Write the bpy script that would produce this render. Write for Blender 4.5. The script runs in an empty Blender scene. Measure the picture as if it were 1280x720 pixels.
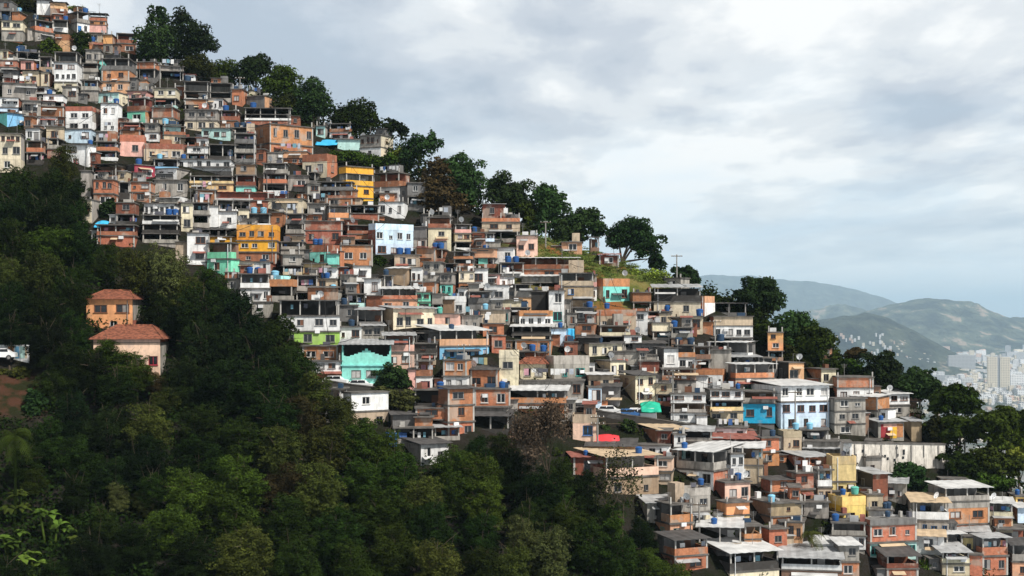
import bpy, math, random
import numpy as np
R = math.radians
random.seed(7)
scene = bpy.context.scene
COL = scene.collection

# ------------------------------------------------------------------ camera, sky, sun, exposure
F = 1758.4            # focal length in photo pixels (1280 wide)
HORIZ = 395.0         # image row of the horizon
CZ = 390.0            # camera height above the city plain
cam_d = bpy.data.cameras.new('camera'); cam = bpy.data.objects.new('camera', cam_d); COL.objects.link(cam)
cam.location = (0, 0, CZ); cam.rotation_euler = (R(90), 0, 0)
cam_d.sensor_width = 36.0; cam_d.lens = 36.0 * F / 1280.0
cam_d.shift_y = (HORIZ - 360.0) / 1280.0
cam_d.clip_start = 1.0; cam_d.clip_end = 80000.0
scene.camera = cam
scene.render.engine = 'CYCLES'
scene.render.resolution_x = 1024; scene.render.resolution_y = 576
cy = scene.cycles
cy.max_bounces = 5; cy.diffuse_bounces = 3; cy.glossy_bounces = 2; cy.transmission_bounces = 2; cy.volume_bounces = 1
cy.transparent_max_bounces = 8
cy.caustics_reflective = False; cy.caustics_refractive = False
scene.view_settings.view_transform = 'Standard'; scene.view_settings.look = 'None'
scene.view_settings.gamma = 1.0; scene.view_settings.use_curve_mapping = False
scene.view_settings.exposure = 0.30

SUN_EL, SUN_AZ = 48.0, 133.0       # azimuth clockwise from the viewing direction (+y): behind the camera, to the right
world = bpy.data.worlds.new('World'); scene.world = world; world.use_nodes = True
def build_world():
    nt = world.node_tree; nt.nodes.clear(); N = nt.nodes.new; L = nt.links.new
    def m(op, a, b=None, c=None, clamp=False):
        n = N('ShaderNodeMath'); n.operation = op; n.use_clamp = clamp
        for i, v in enumerate((a, b, c)):
            if v is None: continue
            if isinstance(v, (int, float)): n.inputs[i].default_value = v
            else: L(v, n.inputs[i])
        return n.outputs[0]
    out = N('ShaderNodeOutputWorld'); bg = N('ShaderNodeBackground'); bg.inputs['Strength'].default_value = 0.1
    L(bg.outputs[0], out.inputs[0])
    sky = N('ShaderNodeTexSky'); sky.sky_type = 'NISHITA'; sky.sun_disc = False
    sky.sun_elevation = R(SUN_EL); sky.sun_rotation = R(SUN_AZ); sky.air_density = 1.0; sky.dust_density = 1.5
    tc = N('ShaderNodeTexCoord'); sep = N('ShaderNodeSeparateXYZ'); L(tc.outputs['Generated'], sep.inputs[0])
    x, y, z = sep.outputs
    zp = m('MAXIMUM', z, 0.0); zc = m('ADD', zp, 0.10)
    u = m('DIVIDE', x, zc); v = m('DIVIDE', y, zc)
    comb = N('ShaderNodeCombineXYZ'); L(u, comb.inputs[0]); L(m('MULTIPLY', v, 0.55), comb.inputs[1])
    def noise(scale, det, rough, off, dist=0.0):
        mp = N('ShaderNodeMapping'); mp.inputs['Location'].default_value = off; L(comb.outputs[0], mp.inputs[0])
        n = N('ShaderNodeTexNoise'); n.inputs['Scale'].default_value = scale; n.inputs['Detail'].default_value = det
        n.inputs['Roughness'].default_value = rough; n.inputs['Distortion'].default_value = dist
        L(mp.outputs[0], n.inputs['Vector']); return n.outputs[0]
    def ramp(fac, stops):
        r = N('ShaderNodeValToRGB'); L(fac, r.inputs[0]); e = r.color_ramp
        while len(e.elements) < len(stops): e.elements.new(0.5)
        for el, (p, c) in zip(e.elements, stops): el.position = p; el.color = (*c, 1)
        e.interpolation = 'EASE'
        return r.outputs[0]
    def mix(f, a, b):
        n = N('ShaderNodeMixRGB')
        for i, v in enumerate((f, a, b)):
            if isinstance(v, (int, float)): n.inputs[i].default_value = v
            elif isinstance(v, tuple): n.inputs[i].default_value = (*v, 1)
            else: L(v, n.inputs[i])
        return n.outputs[0]
    big = noise(0.95, 3, 0.5, CLOUD_OFF[0], 0.2); fine = noise(2.6, 7, 0.56, CLOUD_OFF[1], 0.15)
    c = m('ADD', m('MULTIPLY', big, 0.58), m('MULTIPLY', fine, 0.42))
    cloud = ramp(c, [(0.38, (0.40, 0.45, 0.52)), (0.45, (0.535, 0.57, 0.62)), (0.505, (0.70, 0.72, 0.735)), (0.57, (0.90, 0.895, 0.875))])
    x10 = N('ShaderNodeVectorMath'); x10.operation = 'SCALE'; x10.inputs['Scale'].default_value = 10.0; L(cloud, x10.inputs[0])
    # thin blue openings low in the sky
    hole = noise(1.5, 5, 0.55, CLOUD_OFF[2], 0.3)
    low = m('SUBTRACT', 1.0, m('MULTIPLY', zp, 6.0), clamp=True)
    hf = m('MULTIPLY', m('MULTIPLY', m('SUBTRACT', hole, 0.47), 5.0, clamp=True), m('MULTIPLY_ADD', low, 0.55, 0.08), clamp=True)
    c1 = mix(hf, x10.outputs[0], (5.4, 7.3, 8.8))
    # milky pale blue towards the horizon
    hz = m('POWER', m('SUBTRACT', 1.0, m('MULTIPLY', zp, 8.5), clamp=True), 1.2)
    c2 = mix(m('MULTIPLY', hz, 0.9), c1, (7.0, 7.9, 8.4))
    c3 = mix(0.93, sky.outputs[0], c2)
    # unseen sky above the frame is dimmed to weaken the ambient fill
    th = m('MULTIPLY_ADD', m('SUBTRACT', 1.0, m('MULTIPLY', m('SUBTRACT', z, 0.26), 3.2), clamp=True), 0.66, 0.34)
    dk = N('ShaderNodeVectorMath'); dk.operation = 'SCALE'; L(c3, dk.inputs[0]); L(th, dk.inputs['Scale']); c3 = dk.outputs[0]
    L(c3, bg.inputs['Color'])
CLOUD_OFF = [(3.1, 1.7, 0.0), (7.3, 2.2, 0.4), (1.4, 8.1, 0.9)]
build_world()
sun_d = bpy.data.lights.new('sun', 'SUN'); sun_d.energy = 4.4; sun_d.angle = R(3.5); sun_d.color = (1.0, 0.95, 0.87)
sun = bpy.data.objects.new('sun', sun_d); COL.objects.link(sun)
sun.rotation_euler = (R(90 - SUN_EL), 0, R(180 - SUN_AZ))
sun.location = (100, -100, 400)

# ------------------------------------------------------------------ the hillside and how pixels fall on it
PA, PB, PC = -111.2, -0.212, 0.515        # z = PA + PB x + PC y, camera at the origin
RX = [-900, -300, 0, 60, 130, 170, 240, 300, 400, 500, 560, 640, 700, 760, 830, 880, 940, 1000, 1060, 1130, 1180, 1230, 1280, 1500, 2200]
RY = [-160, -70, -25, 0, 36, 66, 96, 118, 160, 205, 250, 285, 302, 322, 346, 372, 400, 440, 478, 512, 560, 595, 620, 650, 740]
def dxz(px, py): return (px - 640.0) / F, (HORIZ - py) / F
def planeD(px, py):
    dx, dz = dxz(px, py)
    return -PA / (PC + PB * dx - dz)
def ridgeY(px): return float(np.interp(px, RX, RY))
def ridgeD(px): return planeD(px, ridgeY(px))
def at(px, py, D):
    dx, dz = dxz(px, py); return (dx * D, D, CZ + dz * D)
def P(px, py):
    return at(px, py, planeD(px, py))
def ground_z(x, y):
    px = x / max(y, 1.0) * F + 640.0
    px = min(max(px, -900), 2200)
    Dr = ridgeD(px)
    if y <= Dr: return CZ + PA + PB * x + PC * y
    xr = x / y * Dr
    return max(0.0, CZ + PA + PB * xr + PC * Dr - 0.30 * (y - Dr))

# ------------------------------------------------------------------ helpers
class MB:
    """collects shapes, links them as one mesh object"""
    def __init__(s): s.v = []; s.f = []; s.m = []
    def quad(s, a, b, c, d, m=0):
        n = len(s.v); s.v += [a, b, c, d]; s.f.append((n, n+1, n+2, n+3)); s.m.append(m)
    def tri(s, a, b, c, m=0):
        n = len(s.v); s.v += [a, b, c]; s.f.append((n, n+1, n+2)); s.m.append(m)
    def box(s, x0, y0, z0, x1, y1, z1, m=0):
        n = len(s.v)
        s.v += [(x0,y0,z0),(x1,y0,z0),(x1,y1,z0),(x0,y1,z0),(x0,y0,z1),(x1,y0,z1),(x1,y1,z1),(x0,y1,z1)]
        s.f += [(n,n+3,n+2,n+1),(n+4,n+5,n+6,n+7),(n,n+1,n+5,n+4),(n+1,n+2,n+6,n+5),(n+2,n+3,n+7,n+6),(n+3,n,n+4,n+7)]
        s.m += [m]*6
    def hexa(s, p, m=0):          # eight corners, ordered like box
        n = len(s.v); s.v += list(p)
        s.f += [(n,n+3,n+2,n+1),(n+4,n+5,n+6,n+7),(n,n+1,n+5,n+4),(n+1,n+2,n+6,n+5),(n+2,n+3,n+7,n+6),(n+3,n,n+4,n+7)]
        s.m += [m]*6
    def tube(s, a, b, r0, r1=None, n=6, m=0, caps=True):
        r1 = r0 if r1 is None else r1
        a = np.array(a, float); b = np.array(b, float); d = b - a; L = np.linalg.norm(d)
        if L < 1e-6: return
        d /= L; t = np.array((0,0,1.0)) if abs(d[2]) < .9 else np.array((1.0,0,0))
        u = np.cross(d, t); u /= np.linalg.norm(u); w = np.cross(d, u); k = len(s.v)
        for i in range(n):
            c, q = math.cos(2*math.pi*i/n), math.sin(2*math.pi*i/n)
            s.v.append(tuple(a + (u*c + w*q)*r0)); s.v.append(tuple(b + (u*c + w*q)*r1))
        for i in range(n):
            j = (i+1) % n; s.f.append((k+2*i, k+2*i+1, k+2*j+1, k+2*j)); s.m.append(m)
        if caps:
            s.f.append(tuple(k+2*i for i in range(n))); s.m.append(m)
            s.f.append(tuple(k+2*i+1 for i in reversed(range(n)))); s.m.append(m)
    def mesh(s, name, mats):
        me = bpy.data.meshes.new(name); me.from_pydata(s.v, [], s.f)
        for mt in (mats if isinstance(mats, (list, tuple)) else [mats]): me.materials.append(mt)
        if any(s.m): me.polygons.foreach_set('material_index', s.m)
        me.update(); return me
    def build(s, name, mats, parent=None, loc=(0,0,0), rotz=0.0):
        return link(name, s.mesh(name, mats), parent, loc, rotz)
def link(name, me, parent=None, loc=(0,0,0), rotz=0.0, scale=None):
    o = bpy.data.objects.new(name, me); COL.objects.link(o)
    if parent is not None: o.parent = parent
    o.location = loc; o.rotation_euler = (0, 0, rotz)
    if scale is not None: o.scale = scale
    return o
def empty(name, loc, rotz=0.0):
    o = bpy.data.objects.new(name, None); COL.objects.link(o); o.location = loc; o.rotation_euler = (0,0,rotz)
    o.empty_display_size = 0.5; return o
def tag(o, label=None, cat=None, group=None, kind=None):
    if label: o['label'] = label
    if cat: o['category'] = cat
    if group: o['group'] = group
    if kind: o['kind'] = kind
    return o

# ------------------------------------------------------------------ materials
MATS = {}
def nodes_of(name):
    m = bpy.data.materials.new(name); m.use_nodes = True; nt = m.node_tree
    b = nt.nodes['Principled BSDF']; b.inputs['Specular IOR Level'].default_value = 0.25
    return m, nt, b, nt.nodes.new, nt.links.new
def wall_mat(name, c, stain=0.35, brick=False, rough=0.85, var=0.14, stainc=(0.05, 0.045, 0.04)):
    m, nt, b, N, L = nodes_of(name); b.inputs['Roughness'].default_value = rough
    oi = N('ShaderNodeObjectInfo'); hsv = N('ShaderNodeHueSaturation'); hsv.inputs['Color'].default_value = (*c, 1)
    mr = N('ShaderNodeMapRange'); mr.inputs[3].default_value = 1 - var; mr.inputs[4].default_value = 1 + var; L(oi.outputs['Random'], mr.inputs[0]); L(mr.outputs[0], hsv.inputs['Value'])
    mh = N('ShaderNodeMath'); mh.operation = 'MULTIPLY_ADD'; mh.inputs[1].default_value = 7.31; mh.inputs[2].default_value = 0.0; L(oi.outputs['Random'], mh.inputs[0])
    fr = N('ShaderNodeMath'); fr.operation = 'FRACT'; L(mh.outputs[0], fr.inputs[0])
    m2 = N('ShaderNodeMapRange'); m2.inputs[3].default_value = 0.487; m2.inputs[4].default_value = 0.513; L(fr.outputs[0], m2.inputs[0]); L(m2.outputs[0], hsv.inputs['Hue'])
    g = N('ShaderNodeNewGeometry'); col = hsv.outputs[0]
    if brick:
        # mortar courses and odd bricks, wrapped round the walls by world position
        sp = N('ShaderNodeSeparateXYZ'); L(g.outputs['Position'], sp.inputs[0]); ad = N('ShaderNodeMath'); ad.operation = 'ADD'; L(sp.outputs[0], ad.inputs[0]); L(sp.outputs[1], ad.inputs[1])
        cb = N('ShaderNodeCombineXYZ'); L(ad.outputs[0], cb.inputs[0]); L(sp.outputs[2], cb.inputs[1])
        bt = N('ShaderNodeTexBrick'); bt.inputs['Scale'].default_value = 1.0; bt.inputs['Brick Width'].default_value = 0.34; bt.inputs['Row Height'].default_value = 0.22
        bt.inputs['Mortar Size'].default_value = 0.022; bt.inputs['Color1'].default_value = (1,1,1,1); bt.inputs['Color2'].default_value = (0.72,0.7,0.68,1); bt.inputs['Mortar'].default_value = (0.85,0.95,1.0,1)
        L(cb.outputs[0], bt.inputs['Vector'])
        mm = N('ShaderNodeMixRGB'); mm.blend_type = 'MULTIPLY'; mm.inputs[0].default_value = 0.8; L(col, mm.inputs[1]); L(bt.outputs[0], mm.inputs[2]); col = mm.outputs[0]
    # rain streaks and damp patches, wear that belongs to the wall
    mp = N('ShaderNodeMapping'); mp.inputs['Scale'].default_value = (1.7, 1.7, 0.32); L(g.outputs['Position'], mp.inputs[0])
    n1 = N('ShaderNodeTexNoise'); n1.inputs['Scale'].default_value = 0.8; n1.inputs['Detail'].default_value = 6; n1.inputs['Roughness'].default_value = 0.68; L(mp.outputs[0], n1.inputs['Vector'])
    r1 = N('ShaderNodeMapRange'); r1.inputs[1].default_value = 0.45; r1.inputs[2].default_value = 0.72; r1.inputs[3].default_value = 0.0; r1.inputs[4].default_value = min(.9, stain + .2); L(n1.outputs[0], r1.inputs[0])
    n2 = N('ShaderNodeTexNoise'); n2.inputs['Scale'].default_value = 2.4; n2.inputs['Detail'].default_value = 4; L(g.outputs['Position'], n2.inputs['Vector'])
    r2 = N('ShaderNodeMapRange'); r2.inputs[1].default_value = 0.3; r2.inputs[2].default_value = 0.7; r2.inputs[3].default_value = 0.86; r2.inputs[4].default_value = 1.1; L(n2.outputs[0], r2.inputs[0])
    mv = N('ShaderNodeVectorMath'); mv.operation = 'SCALE'; L(col, mv.inputs[0]); L(r2.outputs[0], mv.inputs['Scale'])
    # patches where the coat has gone or cement has been smeared on
    n3 = N('ShaderNodeTexNoise'); n3.inputs['Scale'].default_value = 0.42; n3.inputs['Detail'].default_value = 6; n3.inputs['Roughness'].default_value = .6; L(g.outputs['Position'], n3.inputs['Vector'])
    r3 = N('ShaderNodeMapRange'); r3.inputs[1].default_value = .54; r3.inputs[2].default_value = .62; r3.inputs[4].default_value = .72 if brick else .58; L(n3.outputs[0], r3.inputs[0])
    m3 = N('ShaderNodeMixRGB'); L(r3.outputs[0], m3.inputs[0]); L(mv.outputs[0], m3.inputs[1]); m3.inputs[2].default_value = (0.40, 0.33, 0.27, 1) if brick else tuple([q*.62 + .10 for q in c] + [1])
    mx = N('ShaderNodeMixRGB'); L(r1.outputs[0], mx.inputs[0]); L(m3.outputs[0], mx.inputs[1]); mx.inputs[2].default_value = (*stainc, 1)
    L(mx.outputs[0], b.inputs['Base Color'])
    MATS[name] = m; return m
PAL = {  # code: (colour, stain, brick?, word)
 'br': ((0.36,0.140,0.080), .40, 1, 'brick'), 'or': ((0.54,0.215,0.110), .24, 1, 'orange brick'), 'rb': ((0.23,0.075,0.046), .40, 1, 'dark red brick'),
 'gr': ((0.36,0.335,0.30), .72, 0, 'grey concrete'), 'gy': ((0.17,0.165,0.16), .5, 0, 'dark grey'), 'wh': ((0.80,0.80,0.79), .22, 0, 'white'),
 'cr': ((0.72,0.64,0.47), .30, 0, 'cream'), 'be': ((0.52,0.42,0.30), .36, 0, 'beige'), 'tn': ((0.40,0.30,0.19), .38, 0, 'tan'),
 'pe': ((0.68,0.38,0.22), .25, 0, 'peach'), 'pk': ((0.76,0.43,0.36), .22, 0, 'pink'), 'lb': ((0.60,0.74,0.88), .18, 0, 'pale blue'),
 'bl': ((0.22,0.50,0.76), .2, 0, 'sky blue'), 'bb': ((0.02,0.40,0.62), .12, 0, 'bright azure'), 'tq': ((0.22,0.66,0.58), .18, 0, 'turquoise'),
 'aq': ((0.50,0.74,0.70), .22, 0, 'pale aqua'), 'mi': ((0.22,0.68,0.46), .18, 0, 'mint green'), 'lm': ((0.42,0.64,0.13), .18, 0, 'lime green'),
 'ye': ((0.80,0.44,0.05), .2, 0, 'yellow'), 'yl': ((0.82,0.60,0.20), .2, 0, 'lemon yellow'), 'oc': ((0.76,0.34,0.035), .2, 0, 'ochre'),
 'yc': ((0.76,0.58,0.28), .28, 0, 'pale yellow'), 'bn': ((0.27,0.165,0.11), .35, 0, 'brown'), 'dk': ((0.05,0.046,0.042), .3, 0, 'darkened'),  # darkest tone, also stands in for shade in veranda recesses
 'rd': ((0.34,0.04,0.05), .2, 0, 'dark red'), 'vo': ((0.78,0.40,0.17), .15, 0, 'orange'), 'vq': ((0.80,0.54,0.41), .2, 0, 'pale peach'), 'vp': ((0.80,0.55,0.42), .15, 0, 'pale pink'),
}
for k, (c, st, bk, w) in PAL.items(): wall_mat('wall_' + w.replace(' ', '_'), c, st, bool(bk))
def WM(k): return MATS['wall_' + PAL[k][3].replace(' ', '_')]
def plain(name, c, rough=0.6, metal=0.0, spec=0.3, stain=0.25, scale=1.5):
    m, nt, b, N, L = nodes_of(name); b.inputs['Roughness'].default_value = rough; b.inputs['Metallic'].default_value = metal; b.inputs['Specular IOR Level'].default_value = spec
    g = N('ShaderNodeNewGeometry'); n = N('ShaderNodeTexNoise'); n.inputs['Scale'].default_value = scale; n.inputs['Detail'].default_value = 5; L(g.outputs['Position'], n.inputs['Vector'])
    r = N('ShaderNodeMapRange'); r.inputs[1].default_value = .35; r.inputs[2].default_value = .75; r.inputs[3].default_value = 1.08; r.inputs[4].default_value = 1 - stain; L(n.outputs[0], r.inputs[0])
    v = N('ShaderNodeVectorMath'); v.operation = 'SCALE'; v.inputs[0].default_value = c; L(r.outputs[0], v.inputs['Scale']); L(v.outputs[0], b.inputs['Base Color'])
    MATS[name] = m; return m
plain('slab', (0.135, 0.125, 0.115), .9, stain=.7, scale=.9)
plain('metal_sheet', (0.40, 0.405, 0.41), .5, 0.0, .4, .5, .7); plain('white_sheet', (0.60, 0.60, 0.595), .55, 0, .35, .4, .6)
plain('dark_sheet', (0.085, 0.08, 0.078), .7, 0, .3, .5, .8); plain('tan_sheet', (0.55, 0.42, 0.28), .6, 0, .3, .3, .8)
plain('tile', (0.28, 0.098, 0.056), .9, stain=.92, scale=2.6); plain('rust_sheet', (0.30, 0.11, 0.085), .7, stain=.5)
plain('post', (0.42, 0.40, 0.37), .8); plain('pane', (0.012, 0.014, 0.017), .15, 0, .5, .1)
plain('curtain', (0.45, 0.44, 0.43), .7)
plain('frame_white', (0.62, 0.61, 0.59), .5); plain('frame_grey', (0.24, 0.23, 0.22), .6); plain('frame_brown', (0.16, 0.07, 0.04), .6)
plain('frame_blue', (0.03, 0.16, 0.42), .5); plain('frame_green', (0.02, 0.14, 0.05), .5); plain('frame_red', (0.35, 0.02, 0.05), .5); plain('frame_teal', (0.05, 0.38, 0.34), .5)
plain('tank_blue', (0.016, 0.085, 0.27), .4, 0, .4, .15); plain('tank_dark', (0.02, 0.05, 0.10), .5, 0, .4); plain('tank_pale', (0.22, 0.50, 0.68), .45, 0, .4); plain('tank_green', (0.12, 0.45, 0.36), .45)
plain('pole', (0.26, 0.25, 0.23), .9); plain('wire', (0.02, 0.02, 0.02), .8); plain('rubber', (0.015,)*3, .9); plain('white_plastic', (0.75,)*3, .4)
plain('asphalt', (0.055, 0.053, 0.05), .9); plain('trunk', (0.10, 0.075, 0.052), .95, stain=.4); plain('pale_trunk', (0.26, 0.22, 0.17), .95, stain=.4)
for i, c in enumerate([(.70,.70,.69),(.06,.14,.36),(.32,.05,.06),(.50,.27,.33),(.10,.10,.12),(.16,.33,.40),(.48,.42,.22),(.42,.46,.52)]): plain('cloth_%s' % 'abcdefgh'[i], c, .9)
def leaf_mat(name, c, var=.62, rough=.6):
    m, nt, b, N, L = nodes_of(name); b.inputs['Roughness'].default_value = .8; b.inputs['Specular IOR Level'].default_value = .06
    oi = N('ShaderNodeObjectInfo'); g = N('ShaderNodeNewGeometry')
    n = N('ShaderNodeTexNoise'); n.inputs['Scale'].default_value = .9; n.inputs['Detail'].default_value = 5; L(g.outputs['Position'], n.inputs['Vector'])
    h = N('ShaderNodeHueSaturation'); h.inputs['Color'].default_value = (*c, 1)
    r = N('ShaderNodeMapRange'); r.inputs[1].default_value = .3; r.inputs[2].default_value = .7; r.inputs[3].default_value = 1 - var; r.inputs[4].default_value = 1 + var*1.4; L(n.outputs[0], r.inputs[0])
    ri = N('ShaderNodeMapRange'); ri.inputs[3].default_value = 1 - var*.8; ri.inputs[4].default_value = 1 + var*.9; L(oi.outputs['Random'], ri.inputs[0])
    mu = N('ShaderNodeMath'); mu.operation = 'MULTIPLY'; L(r.outputs[0], mu.inputs[0]); L(ri.outputs[0], mu.inputs[1]); L(mu.outputs[0], h.inputs['Value'])
    rp = N('ShaderNodeMath'); rp.operation = 'MULTIPLY'; rp.inputs[1].default_value = 5.7; L(oi.outputs['Random'], rp.inputs[0]); fr = N('ShaderNodeMath'); fr.operation = 'FRACT'; L(rp.outputs[0], fr.inputs[0])
    rh = N('ShaderNodeMapRange'); rh.inputs[3].default_value = .475; rh.inputs[4].default_value = .515; L(fr.outputs[0], rh.inputs[0]); L(rh.outputs[0], h.inputs['Hue'])
    L(h.outputs[0], b.inputs['Base Color'])
    tr = N('ShaderNodeBsdfTranslucent'); L(h.outputs[0], tr.inputs['Color']); mx = N('ShaderNodeMixShader'); mx.inputs[0].default_value = .15
    L(b.outputs[0], mx.inputs[1]); L(tr.outputs[0], mx.inputs[2]); L(mx.outputs[0], nt.nodes['Material Output'].inputs['Surface'])
    MATS[name] = m; return m
LEAF = {'r': (0.018, 0.037, 0.010), 's': (0.014, 0.029, 0.008), 'd': (0.009, 0.019, 0.0025), 'm': (0.021, 0.039, 0.0045), 'o': (0.029, 0.037, 0.007), 'b': (0.032, 0.026, 0.009), 'y': (0.115, 0.15, 0.022), 'p': (0.042, 0.050, 0.015), 'g': (0.050, 0.080, 0.012), 'k': (0.006, 0.013, 0.0025), 't': (0.075, 0.056, 0.036), 'h': (0.085, 0.112, 0.026)}
for k, c in LEAF.items(): leaf_mat('leaf_' + k, c)

# ------------------------------------------------------------------ setting: ground, hills, city, haze
ITEMS = []     # things that still need a label of their own: dict(o, looks, box)
LM = []        # landmarks: (short phrase, box)
def item(o, looks, box, cat, group=None):
    tag(o, None, cat, group); ITEMS.append(dict(o=o, looks=looks, box=box)); return o
def hand(o, label, cat, box=None, ref=None, group=None):
    tag(o, label, cat, group)
    if ref: LM.append((ref, box))
    return o

def ground_material():
    m, nt, b, N, L = nodes_of('hillside_earth'); b.inputs['Roughness'].default_value = 1.0; b.inputs['Specular IOR Level'].default_value = .05
    g = N('ShaderNodeNewGeometry')
    def noise(s, d=5):
        n = N('ShaderNodeTexNoise'); n.inputs['Scale'].default_value = s; n.inputs['Detail'].default_value = d; L(g.outputs['Position'], n.inputs['Vector']); return n.outputs[0]
    def mr(v, a, c, lo=0.0, hi=1.0):
        n = N('ShaderNodeMapRange'); n.inputs[1].default_value = a; n.inputs[2].default_value = c; n.inputs[3].default_value = lo; n.inputs[4].default_value = hi; L(v, n.inputs[0]); return n.outputs[0]
    def mix(f, a, c):
        n = N('ShaderNodeMixRGB'); L(f, n.inputs[0])
        for i, v in ((1, a), (2, c)):
            if isinstance(v, tuple): n.inputs[i].default_value = (*v, 1)
            else: L(v, n.inputs[i])
        return n.outputs[0]
    earth = mix(mr(noise(.35), .4, .62), (0.022, 0.019, 0.016), (0.011, 0.014, 0.006))
    grass = mix(mr(noise(.22), .42, .6), (0.055, 0.085, 0.018), (0.15, 0.13, 0.045))
    grass = mix(mr(noise(.16, 3), .56, .66), grass, (0.21, 0.085, 0.032))
    c = np.array(P(745, 332)); d = N('ShaderNodeVectorMath'); d.operation = 'SUBTRACT'; L(g.outputs['Position'], d.inputs[0]); d.inputs[1].default_value = tuple(c)
    s = N('ShaderNodeVectorMath'); s.operation = 'MULTIPLY'; L(d.outputs[0], s.inputs[0]); s.inputs[1].default_value = (1/16.0, 1/22.0, 1/14.0)
    ln = N('ShaderNodeVectorMath'); ln.operation = 'LENGTH'; L(s.outputs[0], ln.inputs[0])
    col = mix(mr(ln.outputs['Value'], 0.85, 1.15), grass, earth)
    c = np.array(P(20, 492)); d = N('ShaderNodeVectorMath'); d.operation = 'SUBTRACT'; L(g.outputs['Position'], d.inputs[0]); d.inputs[1].default_value = tuple(c)
    ln = N('ShaderNodeVectorMath'); ln.operation = 'LENGTH'; L(d.outputs[0], ln.inputs[0])
    bank = mix(mr(noise(.5), .42, .55), (0.060, 0.029, 0.018), (0.018, 0.020, 0.008))
    col = mix(mr(ln.outputs['Value'], 3.6, 6.2), bank, col)
    # the city plain far off
    sp = N('ShaderNodeSeparateXYZ'); L(g.outputs['Position'], sp.inputs[0])
    plain_c = mix(mr(noise(.004, 6), .45, .6), (0.20, 0.195, 0.18), (0.045, 0.06, 0.035))
    col = mix(mr(sp.outputs[1], 700, 900), col, plain_c)
    L(col, b.inputs['Base Color'])
    bp = N('ShaderNodeBump'); bp.inputs['Strength'].default_value = .8; bp.inputs['Distance'].default_value = .6; L(noise(1.1, 6), bp.inputs['Height']); L(bp.outputs[0], b.inputs['Normal'])
    return m
def make_ground():
    pxs = np.concatenate([np.arange(-900, -60, 40), np.arange(-60, 1340, 12), np.arange(1340, 2201, 40)])
    Ds = np.concatenate([np.arange(12, 120, 9), np.arange(120, 380, 3), np.geomspace(384, 60000, 36)])
    rng = np.random.default_rng(3)
    V = []; nx = len(pxs)
    for D in Ds:
        for px in pxs:
            dx = (px - 640.0) / F; x = dx * D; z = ground_z(x, D)
            if z > 0.5 and D > 100: z += 0.35 * math.sin(x*.31 + D*.17) * math.sin(D*.23 - x*.11)
            V.append((x, D, z))
    Fa = []
    for j in range(len(Ds) - 1):
        for i in range(nx - 1):
            a = j*nx + i; Fa.append((a, a+1, a+1+nx, a+nx))
    me = bpy.data.meshes.new('ground'); me.from_pydata(V, [], Fa); me.materials.append(ground_material()); me.update()
    me.polygons.foreach_set('use_smooth', [True]*len(Fa))
    tag(link('ground', me), kind='structure')
make_ground()

def hill_material(name, green, rock, amt):
    m, nt, b, N, L = nodes_of(name); b.inputs['Roughness'].default_value = 1; b.inputs['Specular IOR Level'].default_value = 0
    g = N('ShaderNodeNewGeometry'); mp = N('ShaderNodeMapping'); mp.inputs['Scale'].default_value = (1, .6, 1.0); L(g.outputs['Position'], mp.inputs[0])
    n = N('ShaderNodeTexNoise'); n.inputs['Scale'].default_value = .0048; n.inputs['Detail'].default_value = 7; n.inputs['Roughness'].default_value = .62; L(mp.outputs[0], n.inputs['Vector'])
    r = N('ShaderNodeValToRGB'); L(n.outputs[0], r.inputs[0]); e = r.color_ramp.elements
    e[0].position = .41; e[0].color = (*[c*.16 for c in green], 1); e[1].position = amt; e[1].color = (*green, 1)
    k = e.new(amt + .05); k.color = (*rock, 1)
    L(r.outputs[0], b.inputs['Base Color'])
    bp = N('ShaderNodeBump'); bp.inputs['Strength'].default_value = 1; bp.inputs['Distance'].default_value = 120; L(n.outputs[0], bp.inputs['Height']); L(bp.outputs[0], b.inputs['Normal'])
    return m
def fbm(x, y, seed, octs=5):
    r = np.random.default_rng(seed); s = np.zeros_like(x); a = 1.0; f = 1.0
    for _ in range(octs):
        for _k in range(3):
            th, ph = r.uniform(0, 2*np.pi), r.uniform(0, 2*np.pi)
            s = s + a*np.sin((x*np.cos(th) + y*np.sin(th))*f + ph)
        a *= .5; f *= 1.9
    return s / 4.0
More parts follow.
